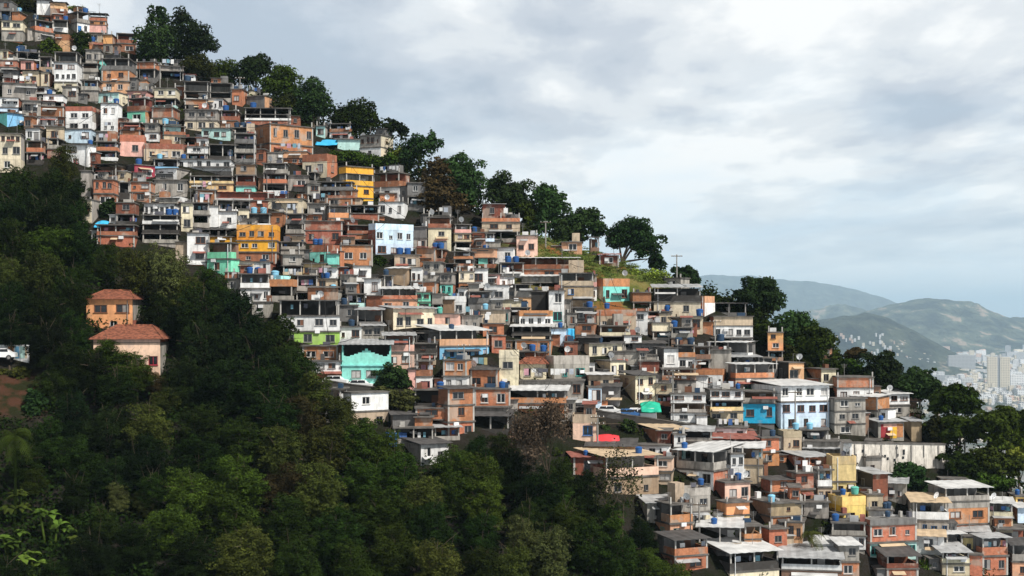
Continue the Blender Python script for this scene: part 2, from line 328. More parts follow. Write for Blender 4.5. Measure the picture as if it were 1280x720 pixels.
def make_hill(D, prof, depth, mat, seed, rough=.1, n=280):
    """a mound whose crest, seen from the lookout, passes through the listed rows"""
    px = np.array([p for p, _ in prof], float); py = np.array([q for _, q in prof], float)
    xs = np.linspace(px[0], px[-1], n); t = np.linspace(-1, 1, 110)
    X = np.zeros((110, n)); Y = np.zeros((110, n)); Z = np.zeros((110, n))
    crest = CZ + (HORIZ - np.interp(xs, px, py)) / F * D
    # rounded interpolation of the crest
    ker = np.hanning(7); ker /= ker.sum(); crest = np.convolve(np.pad(crest, 3, mode='edge'), ker, 'valid')
    for j, tt in enumerate(t):
        Y[j] = D + tt*depth; X[j] = (xs - 640)/F*D
        X[j] *= (1 + .10*tt)
        sh = np.cos(tt*np.pi/2)**1.15
        nz = fbm(X[j]/depth*7, Y[j]/depth*7, seed)
        gul = np.abs(fbm(X[j]/depth*5 + .3*tt, Y[j]/depth*2.0, seed + 3, 4)); sh = sh*(1 - .38*gul*(1 - sh)) if True else sh
        Z[j] = crest*sh*(1 + rough*nz*(1.0 - .85*sh)) + crest*.034*fbm(X[j]/depth*38, Y[j]/depth*38, seed+1)*np.minimum(1.0, sh*3) - 3*(1 - sh)
    V = list(zip(X.ravel().tolist(), Y.ravel().tolist(), Z.ravel().tolist())); Fa = []
    for j in range(109):
        for i in range(n-1):
            a = j*n + i; Fa.append((a, a+1, a+1+n, a+n))
    me = bpy.data.meshes.new('hill'); me.from_pydata(V, [], Fa); me.materials.append(mat); me.polygons.foreach_set('use_smooth', [True]*len(Fa)); me.update()
    tag(link('hill', me), kind='structure')
    return D, prof
HM1 = hill_material('near_hill', (0.058, 0.068, 0.040), (0.26, 0.21, 0.17), .60)
HM2 = hill_material('middle_hill', (0.095, 0.110, 0.070), (0.30, 0.23, 0.17), .58)
HM3 = hill_material('far_range', (0.06, 0.075, 0.055), (0.10, 0.10, 0.08), .6)
make_hill(10400, [(900, 452), (960, 424), (1000, 404), (1030, 399), (1060, 396), (1082, 392), (1105, 397), (1130, 408), (1160, 424), (1190, 440), (1215, 452), (1240, 462)], 1700, HM1, 5, .24)
make_hill(15600, [(1000, 432), (1050, 402), (1085, 389), (1115, 381), (1140, 377), (1157, 373), (1180, 376), (1200, 378), (1212, 377), (1225, 385), (1250, 395), (1280, 405), (1320, 420), (1380, 436)], 2800, HM2, 11, .3)
make_hill(18200, [(960, 420), (1000, 391), (1030, 385), (1050, 381), (1075, 386), (1110, 397), (1150, 410)], 1300, HM2, 17, .2)
make_hill(16200, [(1150, 425), (1180, 408), (1215, 397), (1235, 395), (1262, 397), (1290, 396), (1340, 402), (1400, 425)], 1300, HM1, 23, .2)
make_hill(27000, [(700, 390), (800, 362), (850, 350), (885, 345), (940, 346), (975, 350), (1010, 353), (1040, 357), (1070, 364), (1100, 371), (1130, 384), (1180, 394), (1240, 402), (1330, 404)], 4200, HM3, 29, .05)

# ---- the city on the plain
def facade(name, c, dark):
    m, nt, b, N, L = nodes_of(name); b.inputs['Roughness'].default_value = .8
    oi = N('ShaderNodeObjectInfo'); tc = N('ShaderNodeTexCoord'); sp = N('ShaderNodeSeparateXYZ'); L(tc.outputs['Object'], sp.inputs[0])
    def cell(v, per, duty):
        a = N('ShaderNodeMath'); a.operation = 'MULTIPLY'; a.inputs[1].default_value = 1/per; L(v, a.inputs[0])
        f = N('ShaderNodeMath'); f.operation = 'FRACT'; L(a.outputs[0], f.inputs[0])
        g = N('ShaderNodeMath'); g.operation = 'LESS_THAN'; g.inputs[1].default_value = duty; L(f.outputs[0], g.inputs[0]); return g.outputs[0]
    ad = N('ShaderNodeMath'); ad.operation = 'ADD'; L(sp.outputs[0], ad.inputs[0]); L(sp.outputs[1], ad.inputs[1])
    w = N('ShaderNodeMath'); w.operation = 'MULTIPLY'; L(cell(ad.outputs[0], 9.0, .5), w.inputs[0]); L(cell(sp.outputs[2], 9.0, .45), w.inputs[1])
    h = N('ShaderNodeHueSaturation'); h.inputs['Color'].default_value = (*c, 1); r = N('ShaderNodeMapRange'); r.inputs[3].default_value = .7; r.inputs[4].default_value = 1.15; L(oi.outputs['Random'], r.inputs[0]); L(r.outputs[0], h.inputs['Value'])
    geo = N('ShaderNodeNewGeometry'); up = N('ShaderNodeSeparateXYZ'); L(geo.outputs['Normal'], up.inputs[0]); lt = N('ShaderNodeMath'); lt.operation = 'LESS_THAN'; lt.inputs[1].default_value = .5; L(up.outputs[2], lt.inputs[0])
    w2 = N('ShaderNodeMath'); w2.operation = 'MULTIPLY'; L(w.outputs[0], w2.inputs[0]); L(lt.outputs[0], w2.inputs[1])
    x = N('ShaderNodeMixRGB'); L(w2.outputs[0], x.inputs[0]); L(h.outputs[0], x.inputs[1]); x.inputs[2].default_value = (*dark, 1); L(x.outputs[0], b.inputs['Base Color'])
    return m
FAC = [('white', facade('white_facade', (.82, .82, .82), (.16, .17, .2))), ('cream', facade('cream_facade', (.78, .70, .56), (.2, .17, .14))),
       ('grey', facade('grey_facade', (.42, .42, .43), (.10, .11, .13))), ('pinkish', facade('pinkish_facade', (.72, .52, .42), (.2, .14, .12)))]
def plainD(py): return CZ / ((py - HORIZ)/F)
def block(D, px0, px1, ytop, ybase, word, mat, dep=None, split=0):
    """an apartment block far off on the plain; its base is on the plain"""
    w = (px1 - px0)/F*D; top = CZ + (HORIZ - ytop)/F*D; x, y, _ = at((px0 + px1)/2, ybase, D); dep = dep or max(8.0, min(w, 22.0))
    root = empty('apartment_block', (x, y, 0), random.uniform(-.3, .3)); mb = MB()
    if split:          # two slabs with a stair shaft between
        mb.box(-w/2, 0, 0, -w*.06, dep, top); mb.box(w*.06, -2, 0, w/2, dep, top - 2)
        mb.build('wall', mat, root); c = MB(); c.box(-w*.06, 3, 0, w*.06, dep - 2, top + 5); c.build('stair_shaft', FAC[2][1], root)
    else:
        mb.box(-w/2, 0, 0, w/2, dep, top); mb.build('wall', mat, root)
    c = MB(); c.box(-w*.22, dep*.3, top, w*.22, dep*.75, top + 3.5); c.build('roof_house', FAC[2][1], root)
    return root
def plainD(py): return CZ / ((py - HORIZ)/F)
rngc = random.Random(5)
r_ = block(plainD(487), 1235, 1262, 446, 487, 'cream', FAC[1][1], 20, 1)
hand(r_, 'tallest pale apartment tower with two slabs standing alone above the low city roofs', 'apartment building', (1235, 446, 1262, 487))
r_ = block(plainD(449), 1166, 1187, 433, 446, 'pinkish', FAC[3][1], 24)
hand(r_, 'broad salmon pink block at the foot of the dark hazy hill', 'apartment building', (1166, 433, 1187, 446))
r_ = block(plainD(470), 1185, 1220, 444, 470, 'grey', FAC[2][1], 20)
hand(r_, 'wide grey office slab with a dark window grid beyond the trees', 'apartment building', (1185, 444, 1220, 470))
r_ = block(plainD(470), 1208, 1236, 462, 468, 'white', FAC[0][1], 40)
hand(r_, 'long low white hall with a flat roof beside the tallest tower', 'building', (1208, 462, 1236, 468))
r_ = block(plainD(486), 1263, 1296, 468, 484, 'white', FAC[0][1], 40)
hand(r_, 'white warehouse with a wide flat roof cut by the picture edge', 'building', (1263, 468, 1290, 478))
for word, mat in FAC:
    pass
n_city = 0
for i in range(170):
    py = rngc.choice([rngc.uniform(443, 462), rngc.uniform(452, 478), rngc.uniform(470, 496)]); px = rngc.uniform(1085 if py < 470 else 1150, 1285)
    if 1228 < px < 1268 and py > 470: continue
    D = plainD(py)
    hpx = rngc.uniform(4, 13) * (1.25 if py < 462 else .8); wpx = rngc.uniform(5, 14)*(1.0 if hpx > 6 else 1.5)
    k = rngc.choice([0, 0, 0, 1, 1, 2, 3]); word, mat = FAC[k]
    r_ = block(D, px - wpx/2, px + wpx/2, py - hpx, py, word, mat)
    size = 'slender' if hpx > wpx*1.1 else ('low' if hpx < wpx*.55 else 'square')
    band = 'near the feet of the hazy hills' if py < 456 else ('in the middle of the hazy plain' if py < 474 else 'on the plain just beyond the treetops')
    tag(r_, '%s %s apartment block among many alike %s' % (size, word, band), 'apartment building', 'city blocks, %s %s, %s' % (size, word, band))
def far_city():
    # beyond counting: low roofs and far quarters that read as one pale mass
    mb = MB(); r = random.Random(9)
    for i in range(11000):
        py = 395 + r.choice([r.uniform(28, 46), r.uniform(36, 70), r.uniform(55, 112 if i < 6000 else 230)]); D = plainD(py); px = r.uniform(900, 1330) if i < 6000 else r.uniform(500, 2100)
        x, y, _ = at(px, py, D); s = r.uniform(3, 7)/F*D; h = (r.uniform(2.0, 6) if r.random() < .8 else r.uniform(5, 11))/F*D*(.8 if py > 470 else 1.0); d = r.uniform(12, 40)
        mb.box(x - s/2, y, 0, x + s/2, y + d, h, r.choice([0, 0, 0, 0, 1, 1, 2, 3]))
    # quarters that climb the near hill
    tag(mb.build('distant_city', [f[1] for f in FAC]), kind='stuff')
    mb = MB(); k = 0
    for i in range(150):
        px = r.uniform(1010, 1230); D = r.uniform(9150, 9800); row = 426 + (px - 1010)*.085 + r.gauss(0, 3.5)
        x, y, z = at(px, row, D); s = r.uniform(5, 13)
        t = (D - 10400)/1700.0
        crest = CZ + (HORIZ - np.interp(px, [900, 960, 1000, 1030, 1060, 1082, 1105, 1130, 1160, 1190, 1215, 1240], [452, 424, 404, 399, 396, 392, 397, 408, 424, 440, 452, 462]))/F*10400
        z = max(0, crest*math.cos(t*math.pi/2)**1.15)
        if z > 270: continue
        s *= 1.25; mb.box(x - s/2, y - 4, z - 12, x + s/2, y + 12, z + r.uniform(6, 16), r.choice([0, 0, 1, 3]))
    tag(mb.build('hillside_quarter', [f[1] for f in FAC]), kind='stuff')
    # the two streets of houses higher up stay bare hill
far_city()
def haze():
    mb = MB(); mb.box(-36000, -300, -1.0, 36000, 62000, 1170)
    m = bpy.data.materials.new('haze'); m.use_nodes = True; nt = m.node_tree; nt.nodes.clear()
    o = nt.nodes.new('ShaderNodeOutputMaterial'); v = nt.nodes.new('ShaderNodeVolumePrincipled')
    v.inputs['Color'].default_value = (0.60, 0.815, 1.0, 1); v.inputs['Density'].default_value = HAZE; v.inputs['Anisotropy'].default_value = 0.0
    nt.links.new(v.outputs[0], o.inputs['Volume'])
    tag(mb.build('haze', m), kind='stuff')
HAZE = 0.000042
haze()

# ------------------------------------------------------------------ houses
UNIT = {}
def unit(name, fn, mats):
    if name not in UNIT:
        mb = MB(); fn(mb); UNIT[name] = mb.mesh(name, mats)
    return UNIT[name]
def u_ring(mb, t=.07, sash=0):
    mb.box(0, -.05, 0, 1, .0, t*.8); mb.box(0, -.05, 1 - t*.8, 1, .0, 1); mb.box(0, -.05, t*.8, t, .0, 1 - t*.8); mb.box(1 - t, -.05, t*.8, 1, .0, 1 - t*.8); mb.box(-.06, -.16, -.05, 1.06, .0, -.004)
    if sash: mb.box(.5 - .035, -.03, t*.8, .5 + .035, .0, 1 - t*.8)
def u_pane(mb): mb.box(.08, -.012, .07, .92, .012, .93)
def u_post(mb): mb.box(-.5, -.5, 0, .5, .5, 1)
def u_win(mb):
    u_ring(mb, .08, 1); n = len(mb.f); mb.box(.1, .004, .08, .9, .02, .92, 1)
def shutter_mesh(k): return unit('shutter_' + k, lambda mb: mb.box(.06, -.045, .06, .5, -.02, .94), MATS[k])
HOUSES = []
FRAMEK = {'w': 'frame_white', 'g': 'frame_grey', 'b': 'frame_brown', 'bl': 'frame_blue', 'gn': 'frame_green', 'rd': 'frame_red', 'tl': 'frame_teal'}
FR_WORD = {'gn': 'green windows', 'bl': 'blue window frames', 'rd': 'a red window frame', 'tl': 'teal window frames'}
hr = random.Random(21)
def window(root, x, y, z, w, h, fk, big):
    if big:
        fr = link('window', unit('window_frame_' + fk, lambda mb: u_ring(mb, .075, 1), MATS[FRAMEK[fk]]), root, (x, y, z), 0, (w, 1.6, h))
        pm = 'curtain' if hr.random() < .14 else 'pane'
        if hr.random() < .16: link('shutter', shutter_mesh(hr.choice(['frame_white', 'frame_brown', 'frame_grey'])), fr, (hr.choice([0, .44]), 0, 0))
        link('pane', unit('pane_' + pm, u_pane, MATS[pm]), fr, (0, .01, 0))
    else:
        link('window', unit('window_' + fk, u_win, [MATS[FRAMEK[fk]], MATS['pane']]), root, (x, y, z), 0, (w, 1.6, h))
def parse(tok):
    wt = None
    if '*' in tok: tok, wt = tok.split('*'); wt = float(wt)
    a, colr = tok.split(':'); fk = None
    if '/' in a: a, fk = a.split('/')
    kind = a[0]; n = ''.join(ch for ch in a[1:] if ch.isdigit()); door = 'd' in a[1:]
    return dict(k=kind, n=int(n) if n else 0, door=door, c=colr, fk=fk, wt=wt if wt is not None else {'p': .45}.get(kind, 1.0))
WORDN = {1: 'one', 2: 'two', 3: 'three', 4: 'four', 5: 'five', 6: 'six'}
def annexes(root, st, w, dd, zt, roof, rawk, box):
    """rooms added later: a set-back room on the flat roof, a lean-to against one flank"""
    clear = not any(b[0] < box[2] and b[2] > box[0] and b[1] < box[1] and b[3] > box[1] - 8 for _, b in LM)      # do not wall up a well known front behind
    if clear and roof in ('slab', 'none') and dd > 3.8 and w > 2.8 and hr.random() < .5:
        z0 = zt + (.16 if roof == 'slab' else -.85); cw = hr.uniform(.34, .66)*w; c = hr.choice([-1, 1])*(w/2 - cw/2 - .1); y = dd*hr.uniform(.35, .6); h = hr.uniform(.9, 1.75) + (.9 if roof == 'none' else 0); k = hr.choice(rawk)
        m = MB(); m.box(c - cw/2, y, z0, c + cw/2, dd - .05, z0 + h); ax = m.build('roof_room', WM(k), root)
        r = MB(); e = .25; r.hexa([(c - cw/2 - e, y - .45, z0 + h + .01), (c + cw/2 + e, y - .45, z0 + h + .01), (c + cw/2 + e, dd, z0 + h + .25), (c - cw/2 - e, dd, z0 + h + .25), (c - cw/2 - e, y - .45, z0 + h + .07), (c + cw/2 + e, y - .45, z0 + h + .07), (c + cw/2 + e, dd, z0 + h + .31), (c - cw/2 - e, dd, z0 + h + .31)])
        r.build('room_roof', MATS[hr.choice(['dark_sheet', 'slab', 'metal_sheet', 'slab', 'rust_sheet'])], ax)
        if h > 1.1: link('window', unit('window_g', u_win, [MATS['frame_grey'], MATS['pane']]), ax, (c - .4 + hr.uniform(-.2, .2)*cw, y - .02, z0 + h*.35), 0, (.8, 1.2, h*.42))
    if hr.random() < .4 and zt > 2.0:
        s = hr.choice([-1, 1]); ww = hr.uniform(.8, 1.8); h = zt*hr.uniform(.35, .8); y0 = hr.uniform(.25, .9); x0, x1 = (w/2 + .01, w/2 + ww) if s > 0 else (-w/2 - ww, -w/2 - .01); m = MB(); m.box(x0, y0, -3.0, x1, dd*.8, h); ax = m.build('lean_to', WM(hr.choice(rawk)), root)
        r = MB(); r.box(x0 - .15, y0 - .35, h + .01, x1 + .15, dd*.85, h + .08); r.build('lean_to_roof', MATS[hr.choice(['dark_sheet', 'dark_sheet', 'slab', 'metal_sheet'])], ax)
        if hr.random() < .6: link('window', unit('window_g', u_win, [MATS['frame_grey'], MATS['pane']]), ax, ((x0 + x1)/2 - .3, y0 - .02, h*.45), 0, (.6, 1.2, min(.9, h*.35)))
def clutter(root, st, w, dd, zt, roof):
    """what piles up on flat roofs and fronts: stair cabins, kerbs, rods, aerials, air conditioners, little awnings"""
    flat = roof in ('slab', 'none'); z0 = zt + (.16 if roof == 'slab' else 0)
    if roof == 'none' and st[0]['k'] == 'p': z0 = zt - .9
    if flat and hr.random() < .12 and w > 3 and dd > 3.5:
        c = hr.uniform(-w*.3, w*.25); cw = hr.uniform(1.2, min(2.6, w*.45)); y = dd - hr.uniform(1.6, 2.2); m = MB(); m.box(c - cw/2, y, z0, c + cw/2, dd - .1, z0 + hr.uniform(1.5, 2.3)); m.build('stair_cabin', WM(hr.choice(['br', 'gr', 'gr', 'gy', 'be'])), root)
    if flat and hr.random() < .5:
        for _ in range(hr.randrange(1, 4)):
            x = hr.uniform(-w*.45, w*.45); y = hr.uniform(.2, dd*.6); m = MB(); h = hr.uniform(.25, .9); ww = hr.uniform(.3, 1.3); m.box(x, y, z0, min(x + ww, w/2), y + hr.uniform(.3, .9), z0 + h); m.build('roof_clutter', MATS[hr.choice(['cloth_a', 'dark_sheet', 'post', 'frame_brown', 'metal_sheet', 'cloth_e', 'rust_sheet', 'tank_dark'])], root)
    if hr.random() < .3:
        x = hr.uniform(-w*.45, w*.45); y = dd*hr.uniform(.2, .7); h = hr.uniform(1.2, 2.6); m = MB(); m.tube((x, y, zt), (x, y, zt + h), .03, n=4)
        for k in range(4): m.box(x - .45 + k*.05, y - .01, zt + h - .1 - .16*k, x + .45 - k*.05, y + .01, zt + h - .08 - .16*k)
        m.build('aerial', MATS['frame_grey'], root)
    if flat and hr.random() < .16 and w > 2.5:
        m = MB(); x0, x1 = sorted((hr.uniform(-w/2, 0), hr.uniform(0, w/2))); y = hr.uniform(.2, .8); h = hr.uniform(1.1, 1.7)
        for x in (x0, x1): m.tube((x, y, z0), (x, y, z0 + h), .03, n=4)
        m.tube((x0, y, z0 + h), (x1, y, z0 + h - .05), .012, n=3); m.build('line_post', MATS['frame_grey'], root); x = x0 + .1
        while x < x1 - .5:
            g = MB(); ww = hr.uniform(.35, .8); g.box(x, y - .015, z0 + h - hr.uniform(.5, .95), x + ww, y + .015, z0 + h - .03); g.build('hung_cloth', MATS['cloth_' + hr.choice('aaabdefhhe')], root); x += ww + hr.uniform(.05, .4)
    if st[-1]['k'] == 'w' and hr.random() < .28 and w > 2.6:
        x = hr.uniform(-w*.4, w*.3); m = MB(); z = hr.uniform(.5, .9)*min(zt, 2.4); m.box(x, -.32, z, x + .7, -.002, z + .45); m.build('air_conditioner', MATS['white_plastic'], root)
    if hr.random() < .36 and w > 2.5:
        x = hr.uniform(-w*.5, -w*.1); ww = hr.uniform(1.0, w*.8); z = zt*hr.choice([.42, .85]); m = MB(); m.hexa([(x, -.75, z - .28), (x + ww, -.75, z - .28), (x + ww, -.003, z), (x, -.003, z), (x, -.75, z - .24), (x + ww, -.75, z - .24), (x + ww, -.003, z + .04), (x, -.003, z + .04)])
        m.build('awning', MATS[hr.choice(['metal_sheet', 'dark_sheet', 'white_sheet', 'rust_sheet', 'tan_sheet'])], root)
def house(x0, y0, x1, y1, spec, roof=None, side=0.0, sc=None, d=None, ref=None, note=None, yaw=None, name=None):
    st = [parse(t) for t in spec.split()]
    xc = (x0 + x1)/2; D = planeD(xc, y1); px2m = D/F
    dx, _ = dxz(xc, y1); a = math.atan(dx)
    W = (x1 - x0)*px2m*math.cos(a); H = (y1 - y0)*px2m
    if side:
        rel = R(yaw or 30)*(1 if side > 0 else -1); w = (1 - abs(side))*W/math.cos(rel); dd = max(2.5, abs(side)*W/abs(math.sin(rel)))
        sh = abs(side)
        if d: dd = d
    else:
        rel = a*.55 + hr.uniform(-.11, .11)*(1.0 if note else 1.9); dd = d or max(4.0, min(6.5, W*.9)); w = max(1.5, (W - dd*abs(math.sin(rel)))/math.cos(rel)); sh = 1 - w*math.cos(rel)/W
    th = rel - a
    if rel >= 0: cpx = x0 + sh*(x1 - x0); ox = w/2
    else: cpx = x1 - sh*(x1 - x0); ox = -w/2
    bx, by, bz = at(cpx, y1, D)
    base = (bx + math.cos(th)*ox, by + math.sin(th)*ox, bz)
    tot = sum(s['wt'] for s in st)
    kinds = [s['c'] for s in st if s['k'] == 'w'] or [st[-1]['c']]
    main = max(set(kinds), key=lambda k: sum(s['wt'] for s in st if s['c'] == k and s['k'] == 'w'))
    if name is None: name = {'br': 'brick_house', 'or': 'brick_house', 'rb': 'brick_house', 'gr': 'concrete_house', 'gy': 'concrete_house', 'dk': 'concrete_house'}.get(main, 'painted_house')
    root = empty(name, base, th)
    # foundation into the slope
    fb = MB(); fb.box(-w/2 + .12, .15, -4.0, w/2 - .12, dd - .1, 0); fb.build('foundation', WM(hr.choice(['gr', 'br', 'gr', 'gy'])), root)
    z = 0.0
    top_kind = st[0]['k']
    if roof is None: roof = {'w': 'slab', 'p': 'none', 'v': 'slab', 'o': 'slab'}[top_kind]
    def post(x, y, z0, z1, t=.2): link('post', unit('post', u_post, MATS['post']), root, (x, y, z0), 0, (t, t, z1 - z0))
    for i in range(len(st) - 1, -1, -1):
        s = st[i]; h = H*s['wt']/tot; z1 = z + h; m = WM(s['c']); hs = min(.22, h*.1)
        if i < len(st) - 1 and s['k'] != 'p' and not (s['c'] == st[i+1]['c'] and s['c'] in ('wh','lb','cr','vo','vp') and s['k'] == 'w'):
            e = hr.uniform(.06, .22); sb = MB(); sb.box(-w/2 - e, -e - .02, z, w/2 + e, dd - .05, z + hs); sb.build('floor_slab', MATS['slab'], root)
            zb = z + hs
        else: zb = z + .004
        if s['k'] == 'w':
            sfw, sfh = hr.uniform(.72, 1.3), hr.uniform(.75, 1.2); t = .2; raw = s['c'] not in ('br', 'or', 'rb', 'gr', 'gy', 'dk') and not side and hr.random() < .45; mb = MB(); mb.box(-w/2, t, zb, w/2, dd - .02*i, z1, 1 if raw else 0)
            n = s['n']; hh = z1 - zb; holes = []
            slots = n + (1 if s['door'] else 0)
            big = False
            if slots:
                pitch = w/slots; ww = min(1.25*sfw, pitch*.62); wh = min(1.25*sfh, hh*.5); big = ww/px2m >= 5.2
                di = hr.randrange(slots) if s['door'] else -1
                for q in range(slots):
                    c = -w/2 + pitch*(q + .5) + (hr.uniform(-.16, .16)*pitch if slots < 5 else 0)
                    w_ = ww*hr.uniform(.7, 1.2); h_ = wh*hr.uniform(.8, 1.1); tiny = hr.random() < .12; w_ *= .55 if tiny else 1; h_ *= .6 if tiny else 1
                    c = max(-w/2 + w_/2 + .12, min(w/2 - w_/2 - .12, c))
                    if q == di: holes.append((c - .42, c + .42, zb + .02, zb + hh*.76, 'd'))
                    else: holes.append((c - w_/2, c + w_/2, zb + hh*.36, zb + hh*.36 + h_, 'w'))
            holes.sort(); xs = -w/2; ok = []
            for hl in holes:
                if hl[0] > xs + .05: ok.append(hl); xs = hl[1]
            xs = -w/2
            for (a0, a1, b0, b1, kk) in ok:
                mb.box(xs, 0, zb, a0, t, z1)
                if b0 - zb > .03: mb.box(a0, 0, zb, a1, t, b0)
                mb.box(a0, 0, b1, a1, t, z1); xs = a1
            mb.box(xs, 0, zb, w/2, t, z1)
            mats = [m] + ([WM(hr.choice(['br', 'gr', 'or', 'gr']))] if raw else [])
            if sc and side:
                mats.append(WM(sc)); q = w/2 + .012
                if side > 0: mb.box(-q, .02, zb + .01, -w/2 + .1, dd - .03, z1 - .01, 1)
                else: mb.box(w/2 - .1, .02, zb + .01, q, dd - .03, z1 - .01, 1)
            mb.build('wall', mats, root)
            fk = s['fk'] or hr.choice(['w', 'g', 'b', 'g', 'b'])
            for (a0, a1, b0, b1, kk) in ok:
                if kk == 'w': window(root, a0, .13, b0, a1 - a0, b1 - b0, fk, big)
                else:
                    db = MB(); db.box(a0, .06, b0, a1, .12, b1); dr = db.build('door', MATS[hr.choice(['frame_brown', 'frame_grey', 'frame_white', 'frame_blue'])], root)
                    kb = MB(); kb.box(a1 - .14, .0, (b0 + b1)/2, a1 - .06, .06, (b0 + b1)/2 + .09); kb.build('handle', MATS['frame_grey'], dr)
            if s['c'] in ('br', 'or', 'rb') and w > 3.2:
                for xx in (-w/2 + .11, w/2 - .11):
                    link('column', unit('column', u_post, MATS['post']), root, (xx, .02, zb), 0, (.24, .12, z1 - zb - .01))
            # windows on a shown side wall
            if abs(side) >= .25 and dd > 3.5 and hh > 1.8:
                sx = -w/2 - .015 if side > 0 else w/2 + .015; wn = link('window', unit('window_' + fk, u_win, [MATS[FRAMEK[fk]], MATS['pane']]), root, (sx, dd*(.62 if side > 0 else .38), zb + hh*.38), R(-90 if side > 0 else 90), (.85, 1.2, hh*.4))
        elif s['k'] in 'vo':
            rec = min(dd*.62, 3.4); mb = MB(); back = s['c'] if s['c'] in ('dk', 'gy', 'br', 'rb', 'bn') else hr.choice(['gy', 'gy', 'dk', 'bn', 'gr'])  # dark back wall tones put the recess shade into the colour
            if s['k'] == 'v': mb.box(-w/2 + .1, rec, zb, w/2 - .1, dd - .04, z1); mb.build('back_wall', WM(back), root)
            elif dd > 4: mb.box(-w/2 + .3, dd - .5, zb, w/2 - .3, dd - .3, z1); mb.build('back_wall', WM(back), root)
            if s['k'] == 'v':
                ph = (z1 - zb)*hr.uniform(.36, .46); pb = MB()
                pb.box(-w/2, 0, zb, w/2, .13, zb + ph); pb.box(-w/2, .13, zb, -w/2 + .13, rec, zb + ph); pb.box(w/2 - .13, .13, zb, w/2, rec, zb + ph)
                pb.build('parapet', m, root)
                if hr.random() < .8 and w > 3:
                    c = hr.uniform(-w*.3, w*.3); db = MB(); db.box(c - .45, rec - .04, zb + .01, c + .45, rec + .02, zb + (z1 - zb)*.74); db.build('door', MATS[hr.choice(['frame_brown', 'frame_grey', 'frame_white', 'pane'])], root)
            npst = max(2, int(round(w/3.2)) + 1)
            for q in range(npst):
                xx = -w/2 + .14 + (w - .28)*q/(npst - 1); post(xx, .1 if s['k'] == 'v' else .16, zb + ((z1 - zb)*.3 if s['k'] == 'v' else 0), z1, .17)
                if s['k'] == 'o' and q in (0, npst - 1): post(xx, dd - .8, zb, z1, .2)
            if hr.random() < .5:       # what people keep out there
                nb = hr.randrange(2, 5)
                for q in range(nb):
                    c = hr.uniform(-w*.4, w*.4); cw = hr.uniform(.3, .7); g0 = MB(); zz = zb + (z1 - zb)*hr.uniform(.42, .5); g0.box(c, .45, zz, c + cw, .5, zz + (z1 - zb)*.3)
                    g0.build('curtain', MATS['cloth_' + hr.choice('abdefh')], root)
        elif s['k'] == 'p':
            pb = MB(); pb.box(-w/2 - .03, -.03, z, w/2 + .03, .13, z1); pb.box(-w/2 - .03, .13, z, -w/2 + .13, dd - .2, z1); pb.box(w/2 - .13, .13, z, w/2 + .03, dd - .2, z1); pb.box(-w/2 + .13, dd - .4, z, w/2 - .13, dd - .24, z1)
            pb.build('parapet', m, root)
            fb = MB(); fb.box(-w/2 + .13, .13, z, w/2 - .13, dd - .4, z + .06); fb.build('roof_terrace', MATS['slab'], root)
        z = z1
    zt = z
    if roof == 'slab':
        e = hr.uniform(.15, .4); rb = MB(); rb.box(-w/2 - e*.6, -e, zt, w/2 + e*.6, dd + .1, zt + .16); rf = rb.build('roof', MATS['slab'], root)
        if hr.random() < .45 and top_kind != 'o':     # low kerb and starter bars of the next storey
            for xx in (-w/2 + .15, w/2 - .15):
                link('starter_column', unit('starter_column', u_post, MATS['post']), root, (xx, .2, zt + .16), 0, (.18, .18, hr.uniform(.3, 1.0)))
    elif roof in ('mt', 'wt', 'dk', 'tn', 'rs'):
        mt = MATS[{'mt': 'metal_sheet', 'wt': 'white_sheet', 'dk': 'dark_sheet', 'tn': 'tan_sheet', 'rs': 'rust_sheet'}[roof]]
        e = .55; rise = dd*hr.uniform(.05, .12); x0_, x1_ = -w/2 - .35, w/2 + .35; rb = MB(); ncor = max(6, int((x1_ - x0_)/.5)); prev = None
        for q in range(ncor + 1):       # corrugated sheet
            xx = x0_ + (x1_ - x0_)*q/ncor; zz = zt + .05 + (.05 if q % 2 else 0); cur = [(xx, -e, zz), (xx, dd + .2, zz + rise), (xx, -e, zz + .06), (xx, dd + .2, zz + rise + .06)]
            if prev:
                rb.quad(prev[2], cur[2], cur[3], prev[3]); rb.quad(prev[0], prev[1], cur[1], cur[0]); rb.quad(prev[0], cur[0], cur[2], prev[2])
            prev = cur
        rb.build('roof', mt, root)
        rb = MB(); rb.box(-w/2, .3, zt, -w/2 + .12, dd, zt + .05); rb.box(w/2 - .12, .3, zt, w/2, dd, zt + .05); rb.build('eave_beam', MATS['post'], root)
    elif roof == 'tile':
        e = .5; hgt = min(w, dd)*(.21 if name == 'villa' else .24); X, Y0, Y1 = w/2 + e, -e, dd + e; k = min(X*.5, (Y1 - Y0)/2); rb = MB(); ym = (Y0 + Y1)/2
        A, B, C, Dd = (-X, Y0, zt), (X, Y0, zt), (X, Y1, zt), (-X, Y1, zt); r0, r1 = (-X + k, ym, zt + hgt), (X - k, ym, zt + hgt)
        rb.quad(A, B, r1, r0); rb.quad(C, Dd, r0, r1); rb.tri(B, C, r1); rb.tri(Dd, A, r0); rb.quad(A, Dd, C, B); rb.build('roof', MATS['tile'], root)
        cb = MB(); cb.tube(r0, r1, .13, n=5)
        for p, q in ((A, r0), (B, r1), (C, r1), (Dd, r0)): cb.tube(p, q, .11, n=5)
        cb.build('ridge_cap', MATS['tile'], root)
    if name != 'villa':
        clutter(root, st, w, dd, zt, roof)
        annexes(root, st, w, dd, zt, roof, ['br', 'gr', 'gy', 'gr', 'or', 'be', 'rb', 'wh', 'bn'], (x0, y0, x1, y1))
